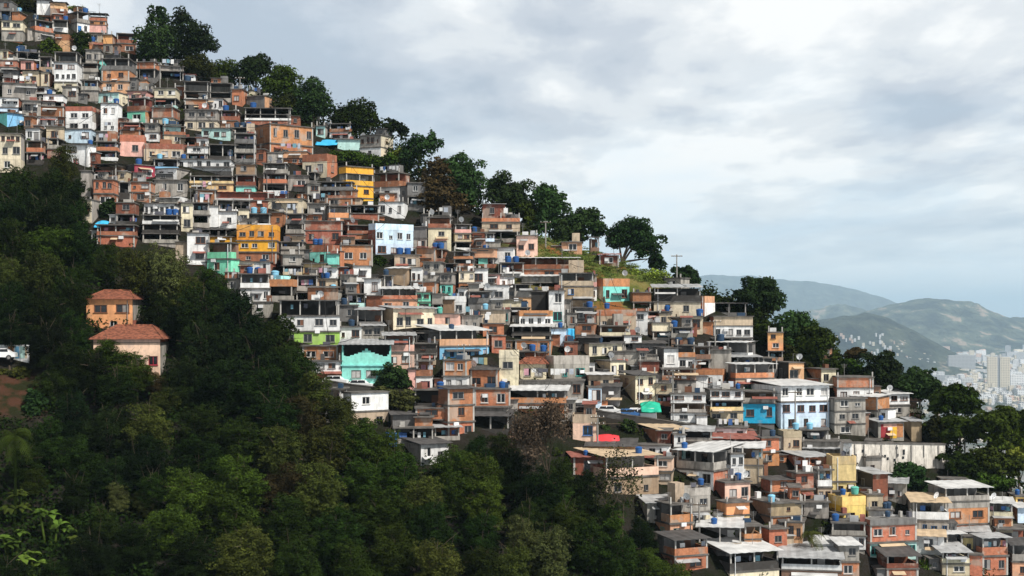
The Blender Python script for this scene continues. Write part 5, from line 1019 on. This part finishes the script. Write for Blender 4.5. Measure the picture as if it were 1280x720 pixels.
def retaining():
    a, b = np.array(P(1056, 592)), np.array(P(1182, 588)); D = a[1]; h = 38/F*D; root = empty('retaining_wall', tuple(a)); d = b - a; L = np.linalg.norm(d[:2]); th = math.atan2(d[1], d[0]); root.rotation_euler = (0, 0, th)
    wall_mat('stained_concrete', (.74, .70, .62), .8); mb = MB(); n = 7
    mb.hexa([(0, 0, -2), (L, 0, -2), (L, .6, -2), (0, .6, -2), (0, .1, h), (L, .1, h - .8), (L, .6, h - .8), (0, .6, h)]); mb.build('wall', MATS['stained_concrete'], root)
    c = MB(); c.hexa([(-.1, 0, h), (L + .1, 0, h - .8), (L + .1, .7, h - .8), (-.1, .7, h), (-.1, 0, h + .22), (L + .1, 0, h - .58), (L + .1, .7, h - .58), (-.1, .7, h + .22)]); c.build('coping', MATS['slab'], root)
    for i in range(n):
        x = L*(i + .5 + hr.uniform(-.2, .2))/n; hh = h - .8*(x/L); p = MB(); p.tube((x, -.03, hh - hr.uniform(1.2, 3.2)), (x, -.0, hh - .1), .06, n=6); p.build('drain_pipe', MATS['frame_grey'], root)
    for i in range(12):
        x = hr.uniform(.5, L - .5); p = MB(); z = hr.uniform(.3*h, .75*h); p.box(x, -.02, z, x + .3, .12, z + .35); p.build('weep_hole', MATS['pane'], root)
    hand(root, 'long pale stained retaining wall with dark drain pipes below the grey houses', 'wall', (1056, 550, 1182, 592), 'stained retaining wall')
retaining()
# ---- vehicles
CARS = {}
def car(px, py, D, colr, label, van=False, rot=None, sx=1.0):
    x, y, z = at(px, py, D); root = empty('van' if van else 'car', (x, y, z), rot if rot is not None else R(-8))
    key = (van,)
    if colr not in MATS: plain(colr, {'car_white': (.78,.78,.78), 'car_blue': (.05,.16,.40), 'car_grey': (.20,.21,.22), 'car_red': (.35,.03,.03)}[colr], .3, 0, .5, .1)
    prof = [(-2.1,.35),(-2.1,.8),(-1.75,.95),(-1.1,1.0),(-.55,1.45),(.9,1.47),(1.5,1.0),(2.05,.92),(2.12,.4)] if not van else [(-2.2,.35),(-2.2,.95),(-1.9,1.15),(-1.5,1.9),(2.15,1.95),(2.2,.4)]
    mb = MB(); n = len(prof)
    for i in range(n - 1):
        (a, b), (c, d) = prof[i], prof[i+1]; t0 = .82 - (.12 if b > 1.2 else 0); t1 = .82 - (.12 if d > 1.2 else 0); mb.quad((a, -t0, b), (c, -t1, d), (c, t1, d), (a, t0, b))
    for sgn in (-1, 1):
        k = len(mb.v); mb.v += [(a, sgn*(.82 - (.12 if b > 1.2 else 0)), b) for a, b in prof]; mb.f.append(tuple(range(k, k + n)) if sgn < 0 else tuple(reversed(range(k, k + n)))); mb.m.append(0)
    mb.quad((-2.1, -.82, .35), (-2.1, .82, .35), (2.12, .82, .4), (2.12, -.82, .4)); mb.build('body', MATS[colr], root)
    zz = (1.04, 1.40) if not van else (1.25, 1.75)
    for sgn in (-1, 1):
        for xa, xb in ([(-.75, .12), (.2, 1.15)] if not van else [(-1.5, -.5), (-.4, .8), (.9, 2.0)]):
            g = MB(); yy = sgn*.79; g.hexa([(xa - .1, yy*1.04, zz[0]), (xb + .1, yy*1.04, zz[0]), (xb + .1, yy*.9, zz[0]), (xa - .1, yy*.9, zz[0]), (xa + .1, yy*.94, zz[1]), (xb, yy*.94, zz[1]), (xb, yy*.85, zz[1]), (xa + .1, yy*.85, zz[1])]); g.build('window', MATS['pane'], root)
        for xw in (-1.35, 1.35):
            w = MB(); w.tube((xw, sgn*.66, .33), (xw, sgn*.86, .33), .33, n=12); wh = w.build('tyre', MATS['rubber'], root); h = MB(); h.tube((xw, sgn*.85, .33), (xw, sgn*.875, .33), .19, n=10); h.build('rim', MATS['frame_grey'], wh)
        l = MB(); l.box(-2.13, sgn*.6 - .15, .62, -2.08, sgn*.6 + .15, .78); l.build('headlight', MATS['white_plastic'], root)
    hand(root, label, 'van' if van else 'car', (px - 14, py - 10, px + 14, py), None, 'vehicles on the hillside roads')
def rd(px, py, back): return planeD(px, py) + back
car(757, 520.0, rd(757, 522, 2.2), 'car_white', 'white car parked on the road nearest the two tone white house')
car(782, 524, rd(782, 525.5, 2.4), 'car_blue', 'blue car behind the dark road wall between two white vehicles')
car(801, 527, rd(801, 528.5, 2.2), 'car_white', 'white van standing on the road below the green awning', van=True)
car(726, 516, rd(726, 517.5, 2.2), 'car_grey', 'grey car parked on the road next to the white house with the white roof')
car(416, 483, rd(416, 484, 1.8), 'car_white', 'white car on the short road below the small white and brick house')
car(447, 488, rd(447, 489, 1.8), 'car_white', 'second white car on the short road directly below the turquoise house')
# ---- the turquoise house with a stepped gable
def stepped():
    r = house(428, 431, 489, 482, 'v:dk*.02 w0:aq*.0001 w0:tq*.9 w2:tq*1.05', roof='none', side=.08, d=7, note='turquoise house with a stepped white roof gable and two black windows', ref='turquoise stepped house') if False else None
    D = planeD(458, 481); s = D/F; W = 61*s; H = 50*s; root = empty('painted_house', at(458, 481, D), R(4)); w = W/2; tqm = WM('tqh')
    t = .2; h1 = H*.47; mb = MB(); mb.box(-w, t, 0, w, 7, h1); wins = [(-w*.62, -w*.22), (-w*.02, w*.40)]; x = -w
    for a, b in wins: mb.box(x, 0, 0, a, t, h1); mb.box(a, 0, 0, b, t, h1*.36); mb.box(a, 0, h1*.78, b, t, h1); x = b
    mb.box(x, 0, 0, w, t, h1); mb.build('wall', tqm, root)
    for a, b in wins: window(root, a, .13, h1*.36, b - a, h1*.42, 'g', True)
    sb = MB(); sb.box(-w - .15, -.2, h1, w + .15, 7, h1 + .2); sb.build('floor_slab', tqm, root); z = h1 + .2
    # stepped parapet: rises in steps to the middle, curved up again at both ends
    pb = MB(); steps = [(-1, .62, 1.9), (-.93, .5, 1.25), (-.86, .0, 1.15), (-.66, 0, 1.32), (-.5, 0, 1.5), (-.34, 0, 1.7), (-.18, 0, 1.95), (-.06, 0, 2.25), (.06, 0, 1.95), (.18, 0, 1.7), (.34, 0, 1.5), (.5, 0, 1.32), (.66, 0, 1.15), (.86, 0, 1.4), (.93, 0, 1.9)]
    xs = [q[0]*w for q in steps] + [w]
    k = (H - z)*.36
    for (a, _, hh), b in zip(steps, xs[1:]): pb.box(a*w, 0, z, b, .16, z + hh*k)
    pb.build('parapet', tqm, root)
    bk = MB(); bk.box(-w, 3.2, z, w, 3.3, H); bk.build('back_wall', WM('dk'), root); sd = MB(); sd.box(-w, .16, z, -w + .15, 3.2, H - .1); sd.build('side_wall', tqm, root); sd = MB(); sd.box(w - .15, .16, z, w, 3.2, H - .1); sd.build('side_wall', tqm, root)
    rb = MB(); n = 22; x0, x1 = -w - .5, w + .4
    for q in range(n):
        a, b = x0 + (x1 - x0)*q/n, x0 + (x1 - x0)*(q + 1)/n; o = .05*(q % 2); rb.hexa([(a, -.7, H + o), (b, -.7, H + .05 - o), (b, 7.2, H + .6 + .05 - o), (a, 7.2, H + .6 + o), (a, -.7, H + .07 + o), (b, -.7, H + .12 - o), (b, 7.2, H + .72 - o), (a, 7.2, H + .67 + o)])
    rb.build('roof', MATS['metal_sheet'], root)
    HOUSES.append(dict(o=root, box=(428, 431, 489, 481), D=D, w=W, d=7, H=H, th=R(4), base=at(458, 481, D), zt=H))
    hand(root, 'turquoise house with a stepped roof parapet and two black windows under a grey roof', 'house', (428, 431, 489, 481), 'turquoise stepped house', 'houses packed on the hillside')
wall_mat('wall_tqh', (.26, .68, .62), .15); PAL['tqh'] = ((.26, .68, .62), .15, 0, 'tqh'); stepped()
# ---- on the roofs
def find(px, py, tol=26):
    best = None
    for h in HOUSES:
        b = h['box']
        if b[0] - 3 <= px <= b[2] + 3 and b[1] - tol < py < b[1] + tol:
            s = abs(b[1] - py)
            if best is None or s < best[0]: best = (s, h)
    return best[1] if best else None
def on_roof(h, px, back):
    lx = ((px - (h['box'][0] + h['box'][2])/2)/F*h['D']); lx = max(-h['w']/2 + .5, min(h['w']/2 - .5, lx)); ly = min(back, h['d'] - .6); th = h['th']
    return (h['base'][0] + math.cos(th)*lx - math.sin(th)*ly, h['base'][1] + math.sin(th)*lx + math.cos(th)*ly, h['base'][2] + h['zt'] + .16)
TANKW = {'tank_blue': 'blue', 'tank_dark': 'dark blue', 'tank_pale': 'pale blue', 'tank_green': 'green'}
tanks = {}
def tank(px, py, wpx, mat='tank_blue', back=1.0, lift=0.0):
    h = find(px, py)
    if h: loc = on_roof(h, px, back); D = h['D']
    else: D = planeD(px, py); loc = at(px, py, D)
    r = wpx/F*D/2; root = empty('water_tank', (loc[0], loc[1], loc[2] + .0)); hgt = r*1.55
    b = MB(); n = 16; prf = [(.86, 0), (.93, .35*hgt), (1.0, .9*hgt), (1.0, hgt)]
    for (ra, za), (rb_, zb) in zip(prf, prf[1:]):
        for i in range(n):
            a0, a1 = 2*math.pi*i/n, 2*math.pi*(i+1)/n; b.quad((r*ra*math.cos(a0), r*ra*math.sin(a0), za), (r*ra*math.cos(a1), r*ra*math.sin(a1), za), (r*rb_*math.cos(a1), r*rb_*math.sin(a1), zb), (r*rb_*math.cos(a0), r*rb_*math.sin(a0), zb))
    b.build('body', MATS[mat], root)
    l = MB(); prf = [(1.06, hgt), (1.06, hgt + .08), (.7, hgt + .2), (.2, hgt + .26)]
    for (ra, za), (rb_, zb) in zip(prf, prf[1:]):
        for i in range(n):
            a0, a1 = 2*math.pi*i/n, 2*math.pi*(i+1)/n; l.quad((r*ra*math.cos(a0), r*ra*math.sin(a0), za), (r*ra*math.cos(a1), r*ra*math.sin(a1), za), (r*rb_*math.cos(a1), r*rb_*math.sin(a1), zb), (r*rb_*math.cos(a0), r*rb_*math.sin(a0), zb))
    l.build('lid', MATS[mat], root)
    w = TANKW[mat]; tag(root, None, 'water tank', 'water tanks on the roofs'); ITEMS.append(dict(o=root, looks=['%s water tank on a roof' % w, ('large ' if wpx > 8.5 else 'small ') + w + ' water tank on a roof'], box=(px - wpx/2, py - wpx, px + wpx/2, py), on=h['o'] if h else None))
for q in """8 22 8 tank_dark|28 19 6 tank_pale|42 26 7 tank_dark|107 16 7|82 34 6|116 50 6|152 137 7|63 118 7|27 52 9 tank_dark|24 55 7|206 156 8 tank_pale|235 104 8 tank_dark|283 138 8|262 125 6 tank_dark|298 162 7 tank_dark|306 161 7 tank_dark|314 163 7|318 133 8
120 184 6|172 213 8|200 204 7 tank_pale|232 203 6|212 270 8|220 270 8|318 270 8 tank_pale|330 270 8 tank_pale|312 344 8|322 345 8|345 350 10 tank_pale|410 343 7|418 364 7 tank_pale|405 352 6|430 385 8 tank_dark|440 402 8 tank_dark|390 303 7|398 303 7
500 318 9|510 319 8|546 318 8|554 319 8|478 331 7 tank_dark|540 395 8 tank_green|606 380 7 tank_pale|600 404 6 tank_dark|635 336 8|645 335 8|672 440 8|681 441 8|556 493 9|627 491 8|545 416 7 tank_dark|560 418 7 tank_dark|758 391 7|737 382 8|751 433 6 tank_dark
836 415 8|842 427 9 tank_dark|868 430 9 tank_dark|878 396 9|897 430 10 tank_dark|1004 540 8 tank_pale|1012 541 8 tank_pale|963 546 8 tank_dark|803 568 9|851 577 8|922 609 9|890 626 8|893 641 8|940 634 9 tank_pale|951 635 9 tank_pale|1042 625 7|1038 650 9|1063 608 10 tank_green
1116 634 8 tank_dark|1106 633 7 tank_dark|1098 540 6|730 568 6|930 480 6|834 391 7|1270 626 6|1110 658 7 tank_dark|590 300 7|612 318 7|700 394 6""".replace('\n', '|').split('|'):
    v = q.split(); tank(float(v[0]), float(v[1]), float(v[2]), v[3] if len(v) > 3 else 'tank_blue', hr.uniform(.7, 1.6))
def dish(px, py):
    h = find(px, py, 40)
    if not h: return
    loc = on_roof(h, px, .5); r = .45; root = empty('satellite_dish', loc, hr.uniform(-.6, .6)); p = MB(); p.tube((0, 0, 0), (0, 0, .7), .035, n=5); p.build('mast', MATS['frame_grey'], root)
    d = MB(); n = 14
    for i in range(n):
        a0, a1 = 2*math.pi*i/n, 2*math.pi*(i+1)/n
        for k, (ra, rb_) in enumerate(((.0, .5), (.5, 1.0))):
            f = lambda q, a: (r*q*math.cos(a), -.12*(q*q) - .05 - .35*r*q*math.sin(a), .8 + r*q*math.sin(a)); d.quad(f(ra, a0), f(ra, a1), f(rb_, a1), f(rb_, a0))
    d.build('reflector', MATS['white_plastic'], root); f_ = MB(); f_.tube((0, -.05, .8 - r*.6), (0, -.5, .85), .02, n=4); f_.build('feed_arm', MATS['frame_grey'], root)
    tag(root, None, 'satellite dish', 'satellite dishes on the roofs'); ITEMS.append(dict(o=root, looks=['white satellite dish on a roof'], box=(px - 3, py - 5, px + 3, py)))
for px, py in [(40, 27), (95, 66), (140, 133), (258, 138), (455, 172), (340, 208), (486, 255), (440, 280), (540, 272), (575, 282), (660, 325), (780, 348), (1000, 454), (996, 456), (800, 420), (745, 452), (590, 463), (870, 462), (1095, 494), (930, 604), (1055, 570), (860, 632), (1165, 630), (1240, 630), (400, 378), (300, 280), (210, 247), (655, 440), (705, 445), (612, 365)]: dish(px, py)
# ---- tarpaulins and awnings
def tarp(pts, colr, label, sag, ref=None, back=0.0, depth=2.4, bulge=.25):
    """a cloth stretched from its front edge back to a wall, sagging between its corners"""
    xs = [p[0] for p in pts]; ys = [p[1] for p in pts]; D = planeD(sum(xs)/len(xs), max(ys) + 6) + back; a, b = np.array(at(min(xs), max(ys), D)), np.array(at(max(xs), max(ys), D)); up = (max(ys) - min(ys))/F*D
    n, m = 12, 8; V = []; rng = np.random.default_rng(int(xs[0]))
    for j in range(m + 1):
        for i in range(n + 1):
            u, v = i/n, j/m; p = a*(1 - u) + b*u; z = up*v**.8 - sag*math.sin(math.pi*u)*(1 - v*.5) + .12*math.sin(u*9 + v*4)*(v*(1 - v)*4) + bulge*up*math.sin(u*math.pi)*v; V.append((p[0] - a[0], p[1] - a[1] + depth*v + .1*math.sin(u*13), z))
    F_ = [(j*(n+1) + i, j*(n+1) + i + 1, (j+1)*(n+1) + i + 1, (j+1)*(n+1) + i) for j in range(m) for i in range(n)]
    me = bpy.data.meshes.new('tarpaulin'); me.from_pydata(V, [], F_); name = 'tarp_' + colr
    if name not in MATS: plain(name, {'red': (.72, .05, .06), 'blue': (.03, .20, .62), 'sky': (.05, .42, .72), 'green': (.02, .42, .27), 'aqua': (.35, .70, .68), 'white': (.8, .8, .8)}[colr], .6, 0, .3, .2)
    me.materials.append(MATS[name]); me.polygons.foreach_set('use_smooth', [True]*len(F_)); me.update(); o = link('tarpaulin', me, None, tuple(a))
    sol = o.modifiers.new('thickness', 'SOLIDIFY'); sol.thickness = .03
    hand(o, label, 'tarpaulin', (min(xs), min(ys), max(xs), max(ys)), ref)
tarp([(744, 547), (776, 561)], 'red', 'bright red tarpaulin stretched over a yard below the road wall', .3, 'red tarpaulin', depth=3)
tarp([(802, 505), (827, 515)], 'green', 'emerald green awning over the road below the cream house with square windows', .05, 'green awning', back=-1.5)
tarp([(394, 173), (421, 181)], 'sky', 'sky blue tarpaulin roof beside the palm and the large brick block', .1, 'sky blue tarpaulin', depth=3.5)
tarp([(482, 541), (496, 558)], 'blue', 'royal blue tarpaulin hanging at the lower forest edge', .1, None, depth=.3, bulge=.03)
tarp([(706, 411), (718, 427)], 'sky', 'blue tarpaulin hung upright beside the plain pale blue wall', .0, None, depth=.15, bulge=.02)
tarp([(117, 276), (132, 284)], 'sky', 'blue tarpaulin over a terrace at the upper forest edge', .1, None, depth=2)
tarp([(597, 376), (609, 385)], 'aqua', 'aqua tarpaulin over a small yard beside the grey gallery', .1, None, depth=2)
tarp([(342, 345), (361, 352)], 'aqua', 'crumpled aqua tarpaulin on the terrace beside the white veranda', .2, None, depth=2)
tarp([(832, 625), (845, 634)], 'green', 'little round green awning on the peach house', 0, None, depth=.9) if False else None
# ---- poles and wires
def pole(px, yb, yt, label, trafo=False, arms=1, D=None, ref=None):
    D = D or planeD(px, yb); b = at(px, yb, D); h = (yb - yt)/F*D; root = empty('utility_pole', b); p = MB(); p.tube((0, 0, -1.5), (.0, 0, h), .15, .09, 8); p.build('shaft', MATS['pole'], root)
    for k in range(arms):
        c = MB(); z = h - .35 - .9*k; c.box(-.95, -.09, z, .95, .06, z + .13); ca = c.build('crossarm', MATS['trunk'], root)
        for xx in (-.8, -.25, .25, .8): i_ = MB(); i_.tube((xx, -.01, z + .13), (xx, -.01, z + .3), .05, .035, 5); i_.build('insulator', MATS['white_plastic'], ca)
    if trafo: t = MB(); t.tube((.35, -.1, h - 2.6), (.35, -.1, h - 1.5), .32, n=10); t.build('transformer', MATS['frame_grey'], root)
    hand(root, label, 'utility pole', (px - 4, yt, px + 4, yb), ref, None); return np.array(b) + np.array([0, 0, h - .1])
tops = {}
tops[1] = pole(747, 560, 519, 'grey concrete utility pole beside the pink house with the blue window', arms=2, ref='pole by the pink house')
tops[2] = pole(841, 520, 462, 'grey utility pole rising from the roofs above the road wall', arms=2)
tops[3] = pole(994, 545, 488, 'dark utility pole in front of the large white three storey building')
tops[4] = pole(1206, 600, 522, 'utility pole with a transformer among the gully trees', True, 2, D=ridgeD(1206) + 2, ref='transformer pole')
tops[5] = pole(682, 312, 276, 'weathered pole on the grassy slope under the dark leaning tree')
tops[6] = pole(981, 430, 396, 'thin pole beside the orange tower on the crest', D=planeD(981, 450) + 1) if False else pole(894, 452, 400, 'thin grey pole in front of the wide beige banded house')
tops[7] = pole(300, 132, 96, 'dark pole on the roofs beneath the ridge trees')
tops[8] = pole(628, 560, 520, 'wooden utility pole beside the dark sheet roof above the lower forest') if False else pole(580, 470, 430, 'slender pole before the balcony house with blue doors')
tops[9] = pole(874, 670, 628, 'slim pole between the peach house and the terrace under the tilted roof')
tops[10] = pole(1100, 505, 462, 'bare pole beside the big dark spur tree') if False else pole(846, 348, 318, 'antenna pole on the skyline beside the small round crest tree', arms=1, D=planeD(846, 358))
tops[11] = pole(540, 300, 262, 'pole above the brick topped cream house under the brown conical tree')
tops[12] = pole(200, 130, 80, 'pole at the hilltop between the long grey slab and the big round tree')
def wire(a, b, label, sag=1.2, off=.0):
    a, b = tops[a], tops[b]; n = 12; root = MB(); pts = [a*(1 - t) + b*t - np.array([0, 0, sag*4*t*(1 - t)]) + np.array([off, 0, -.15]) for t in np.linspace(0, 1, n)]
    o0 = pts[0]
    for p, q in zip(pts, pts[1:]): root.tube(tuple(p - o0), tuple(q - o0), .028, n=4, caps=False)
    hand(root.build('wire', MATS['wire'], None, tuple(o0)), label, 'wire')
wire(1, 2, 'black power line sagging from the pole by the pink house to the next pole'); wire(1, 2, 'lower black cable slung under the power line from the pink house pole', 1.9, .5); wire(2, 3, 'black power line from the roofs pole to the white three storey building')
wire(5, 11, 'thin wire from the grassy slope pole to the pole by the conical tree', 2.0); wire(7, 12, 'thin wire across the hilltop roofs between two poles', 1.0)
# ---- cables strung from roof to roof
def cables():
    by = {}
    for h in HOUSES: by[h['box']] = h
    L = [(r, b, by[b]) for r, b in LM if b in by and len(r.split()) <= 6]; n = 0; r_ = random.Random(4); usedp = set()
    for i, (ra, ba, ha) in enumerate(L):
        near = sorted((math.dist((ba[0], ba[1]), (bb[0], bb[1])), rb, hb, j) for j, (rb, bb, hb) in enumerate(L) if j != i)
        for d, rb, hb, j in near[:2]:
            if d > 150 or (min(i, j), max(i, j)) in usedp or n > 60: continue
            usedp.add((min(i, j), max(i, j))); n += 1
            a = np.array(ha['base']) + np.array([r_.uniform(-.3, .3)*ha['w'], -.4, ha['zt'] + r_.uniform(.2, 1.2)]); b = np.array(hb['base']) + np.array([r_.uniform(-.3, .3)*hb['w'], -.4, hb['zt'] + r_.uniform(.2, 1.2)])
            sag = .05*np.linalg.norm(b - a); m = MB(); pts = [a*(1 - t) + b*t - np.array([0, .6*4*t*(1 - t)*2, sag*4*t*(1 - t)]) for t in np.linspace(0, 1, 11)]
            for p, q in zip(pts, pts[1:]): m.tube(tuple(p - a), tuple(q - a), .035, n=4, caps=False)
            lab = 'black cable from the %s to the %s' % (ra, rb)
            if len(lab.split()) > 16: lab = lab.replace('black cable', 'cable')
            if len(lab.split()) > 16: continue
            hand(m.build('cable', MATS['wire'], None, tuple(a)), lab, 'cable')
cables()
# ---- washing lines
def laundry(px0, px1, py, label, n=None):
    D = planeD((px0 + px1)/2, py + 8) - .2; a, b = np.array(at(px0, py, D)), np.array(at(px1, py, D)); L = (px1 - px0)/F*D; root = empty('washing_line', tuple(a)); m = MB(); m.tube((0, 0, 0), (L, 0, 0), .015, n=4); m.build('cord', MATS['wire'], root); x = .1
    while x < L - .4:
        w = hr.uniform(.35, .8); h = hr.uniform(.5, 1.05); g = MB(); g.hexa([(x, -.03, -h), (x + w, -.05, -h*hr.uniform(.9, 1)), (x + w, -.02, -h), (x, 0, -h), (x, -.02, 0), (x + w, -.02, 0), (x + w, .01, 0), (x, .01, 0)]); g.build('garment', MATS['cloth_' + hr.choice('aaabcdefgh')], root); x += w + hr.uniform(.05, .25)
    hand(root, label, 'washing line', (px0, py, px1, py + 7))
laundry(182, 222, 273, 'washing line of mixed clothes below the white house with six windows'); laundry(155, 166, 237, 'short washing line beside the orange house at the forest edge'); laundry(355, 372, 336, 'small washing line on the terraces below the ochre house'); laundry(627, 652, 332, 'washing line strung out under the small pink house')
laundry(568, 590, 322, 'washing line on the orange terraces beneath the brick parapet house'); laundry(1008, 1030, 540, 'washing line beside the pale grey concrete houses under the white building'); laundry(975, 1000, 548, 'washing line across the grey beige house by the retaining wall'); laundry(30, 52, 80, 'washing line on the hilltop terrace left of the white house with open frame'.replace('left of', 'beside'))
laundry(590, 612, 447, 'washing line on the terrace below the bright blue doors'); laundry(912, 940, 644, 'washing line over the orange balcony between two brick houses')
# ---- the bank with a painted wall at the far side of the forest
def bank_wall():
    D = planeD(18, 452); a = np.array(at(-14, 452, D)); s = D/F; root = empty('garden_wall', tuple(a)); m = MB(); m.box(0, 0, -1, 50*s, .25, 21*s); m.build('wall', WM('wh'), root)
    for i, (x0, x1, c) in enumerate([(24, 31, 'or'), (33, 38, 'bl'), (39, 45, 'aq'), (45, 48, 'be')]):
        g = MB(); g.box(x0*s, -.015, 4*s, x1*s, -.003, 19*s); g.build('painted_panel', WM(c), root)
    hand(root, 'low white wall with faded painted patches above the bare earth bank', 'wall', (0, 430, 36, 452), 'painted wall on the bank')
    car(-1, 450, D - 1.6, 'car_white', 'white car parked before the painted wall on the earth bank', rot=R(6))
bank_wall()
# painted front of the grey shed
def mural():
    h = [h for h in HOUSES if h['box'] == (1084, 528, 1130, 552)][0]; w, H_ = h['w'], h['H']
    for x0, x1, z0, z1, c in [(-.40, -.05, .1, .9, 'rd'), (-.05, .22, .15, .75, 'ye'), (.22, .46, .2, .9, 'or'), (-.3, .4, .75, .92, 'pk')]:
        g = MB(); g.box(x0*w, -.02 - .004*len(c) - .003*x1, z0*H_, x1*w, -.003, z1*H_); g.build('painted_panel', WM(c), h['o'])
mural()

# ------------------------------------------------------------------ labels that single each thing out
def label_all():
    used = {}
    for o in bpy.data.objects:
        if o.get('label') and o.parent is None: used[o['label'].lower()] = 1
    def ctr(b): return (b[0] + b[2])/2, (b[1] + b[3])/2
    def rels(b, m):
        """the words that truly hold between two boxes in the picture"""
        (x, y), (u, v) = ctr(b), ctr(m); w = ((b[2] - b[0]) + (m[2] - m[0]))/2; h = ((b[3] - b[1]) + (m[3] - m[1]))/2; out = []
        dx, dy = x - u, y - v
        if abs(dx) < w*.75 and abs(dy) > h*.35 and abs(dy) < h*1.0 + 14: out.append('directly above' if dy < 0 else 'directly below')
        if abs(dy) < h*.75 and abs(dx) > w*.4 and abs(dx) < w + 14: out.append('beside')
        return out
    def far(b, m):
        (x, y), (u, v) = ctr(b), ctr(m); d = math.hypot(x - u, (y - v)*1.4)
        if d > 120: return None
        return ('above' if y < v else 'below') if abs(y - v)*1.3 > abs(x - u) else ('uphill of' if x < u else 'downhill of')
    todo = list(ITEMS); lm = list(LM)
    def give(it, s):
        it['o']['label'] = s; used[s.lower()] = 1
    def alike(it, look): return [o for o in ITEMS if o is not it and look in o['looks']]
    # by look alone
    rest = []
    for it in todo:
        ok = [l for l in it['looks'] if not alike(it, l) and l.lower() not in used and len(l.split()) >= 4]
        if ok:
            give(it, ok[-1] if len(ok[-1].split()) <= 11 else ok[0]); it['short'] = it['o']['label']
            if len(it['short'].split()) <= 9: lm.append((it['short'], it['box']))
        else: rest.append(it)
    print('labels: unique by look', len(todo) - len(rest), 'rest', len(rest))
    for rnd in range(4):
        nxt = []
        for it in rest:
            best = None
            for l in it['looks']:
                same = alike(it, l); n = len(l.split())
                for ref, b in lm:
                    if n + len(ref.split()) + 3 > 16: continue
                    for r in rels(it['box'], b):
                        s = '%s %s the %s' % (l, r, ref)
                        if s.lower() in used or any(r in rels(o['box'], b) for o in same): continue
                        sc = len(s.split())
                        if best is None or sc < best[0]: best = (sc, s)
            if best: give(it, best[1]); it['short'] = best[1]
            else: nxt.append(it)
        rest = nxt
        if rnd == 0: lm += [(it['o']['label'], it['box']) for it in ITEMS if it['o'].get('label') and len(it['o']['label'].split()) <= 8 and (it['o']['label'], it['box']) not in lm]
    print('labels: after neighbours', len(rest))
    # between two landmarks
    nxt = []
    for it in rest:
        best = None
        near = sorted(lm, key=lambda q: math.dist(ctr(q[1]), ctr(it['box'])))[:24]
        for l in it['looks'][:6]:
            same = alike(it, l)
            for i, (r1, b1) in enumerate(near):
                f1 = far(it['box'], b1)
                if not f1: continue
                s = '%s %s the %s' % (l, f1, r1)
                if len(s.split()) <= 16 and s.lower() not in used and not any(far(o['box'], b1) == f1 for o in same):
                    if best is None or len(s.split()) < best[0]: best = (len(s.split()), s)
                for r2, b2 in near[i+1:]:
                    f2 = far(it['box'], b2)
                    if not f2 or f2 == f1: continue
                    s = '%s %s the %s and %s the %s' % (l, f1, r1, f2, r2)
                    if len(s.split()) > 16 or s.lower() in used: continue
                    if any(far(o['box'], b1) == f1 and far(o['box'], b2) == f2 for o in same): continue
                    if best is None or len(s.split()) < best[0]: best = (len(s.split()), s)
        if best: give(it, best[1])
        else: nxt.append(it)
    # between two things that can be found
    rest, nxt = nxt, []
    for it in rest:
        near = sorted((q for q in lm if len(q[0].split()) <= 7 and q[0] != it['o'].get('label')), key=lambda q: math.dist(ctr(q[1]), ctr(it['box'])))[:34]; best = None
        def btw(bx, p, q):
            x = np.array(ctr(bx)); u, v = np.array(ctr(p)) - x, np.array(ctr(q)) - x; n = np.linalg.norm(u)*np.linalg.norm(v); return n > 1 and np.dot(u, v)/n < -.55 and max(np.linalg.norm(u), np.linalg.norm(v)) < 190
        for l in it['looks']:
            same = alike(it, l)
            for i, (r1, b1) in enumerate(near):
                for r2, b2 in near[i+1:]:
                    t = '%s between the %s and the %s' % (l, r1, r2)
                    if len(t.split()) > 16 or t.lower() in used or not btw(it['box'], b1, b2) or any(btw(o['box'], b1, b2) for o in same): continue
                    sc = math.dist(ctr(b1), ctr(b2))
                    if best is None or sc < best[0]: best = (sc, t)
        if best: give(it, best[1])
        else: nxt.append(it)
    print('labels: left over', len(nxt))
    for it in nxt:
        r, b = min((q for q in lm if len(q[0].split()) <= 7), key=lambda q: math.dist(ctr(q[1]), ctr(it['box'])))
        it['o']['label'] = '%s close to the %s' % (it['looks'][-1] if len(it['looks'][-1].split()) <= 6 else it['looks'][0], r)
    # those known by look alone also say where they are, when the words allow
    for it in ITEMS:
        l = it.get('short')
        if l != it['o'].get('label') or not l or ' the ' in l: continue
        for ref, b in LM:
            t = [r for r in rels(it['box'], b)]
            if t and ref != l and len(l.split()) + len(ref.split()) + 3 <= 16: it['o']['label'] = '%s %s the %s' % (l, t[0], ref); break
label_all()
print('objects', len(bpy.data.objects), 'houses', len(HOUSES))
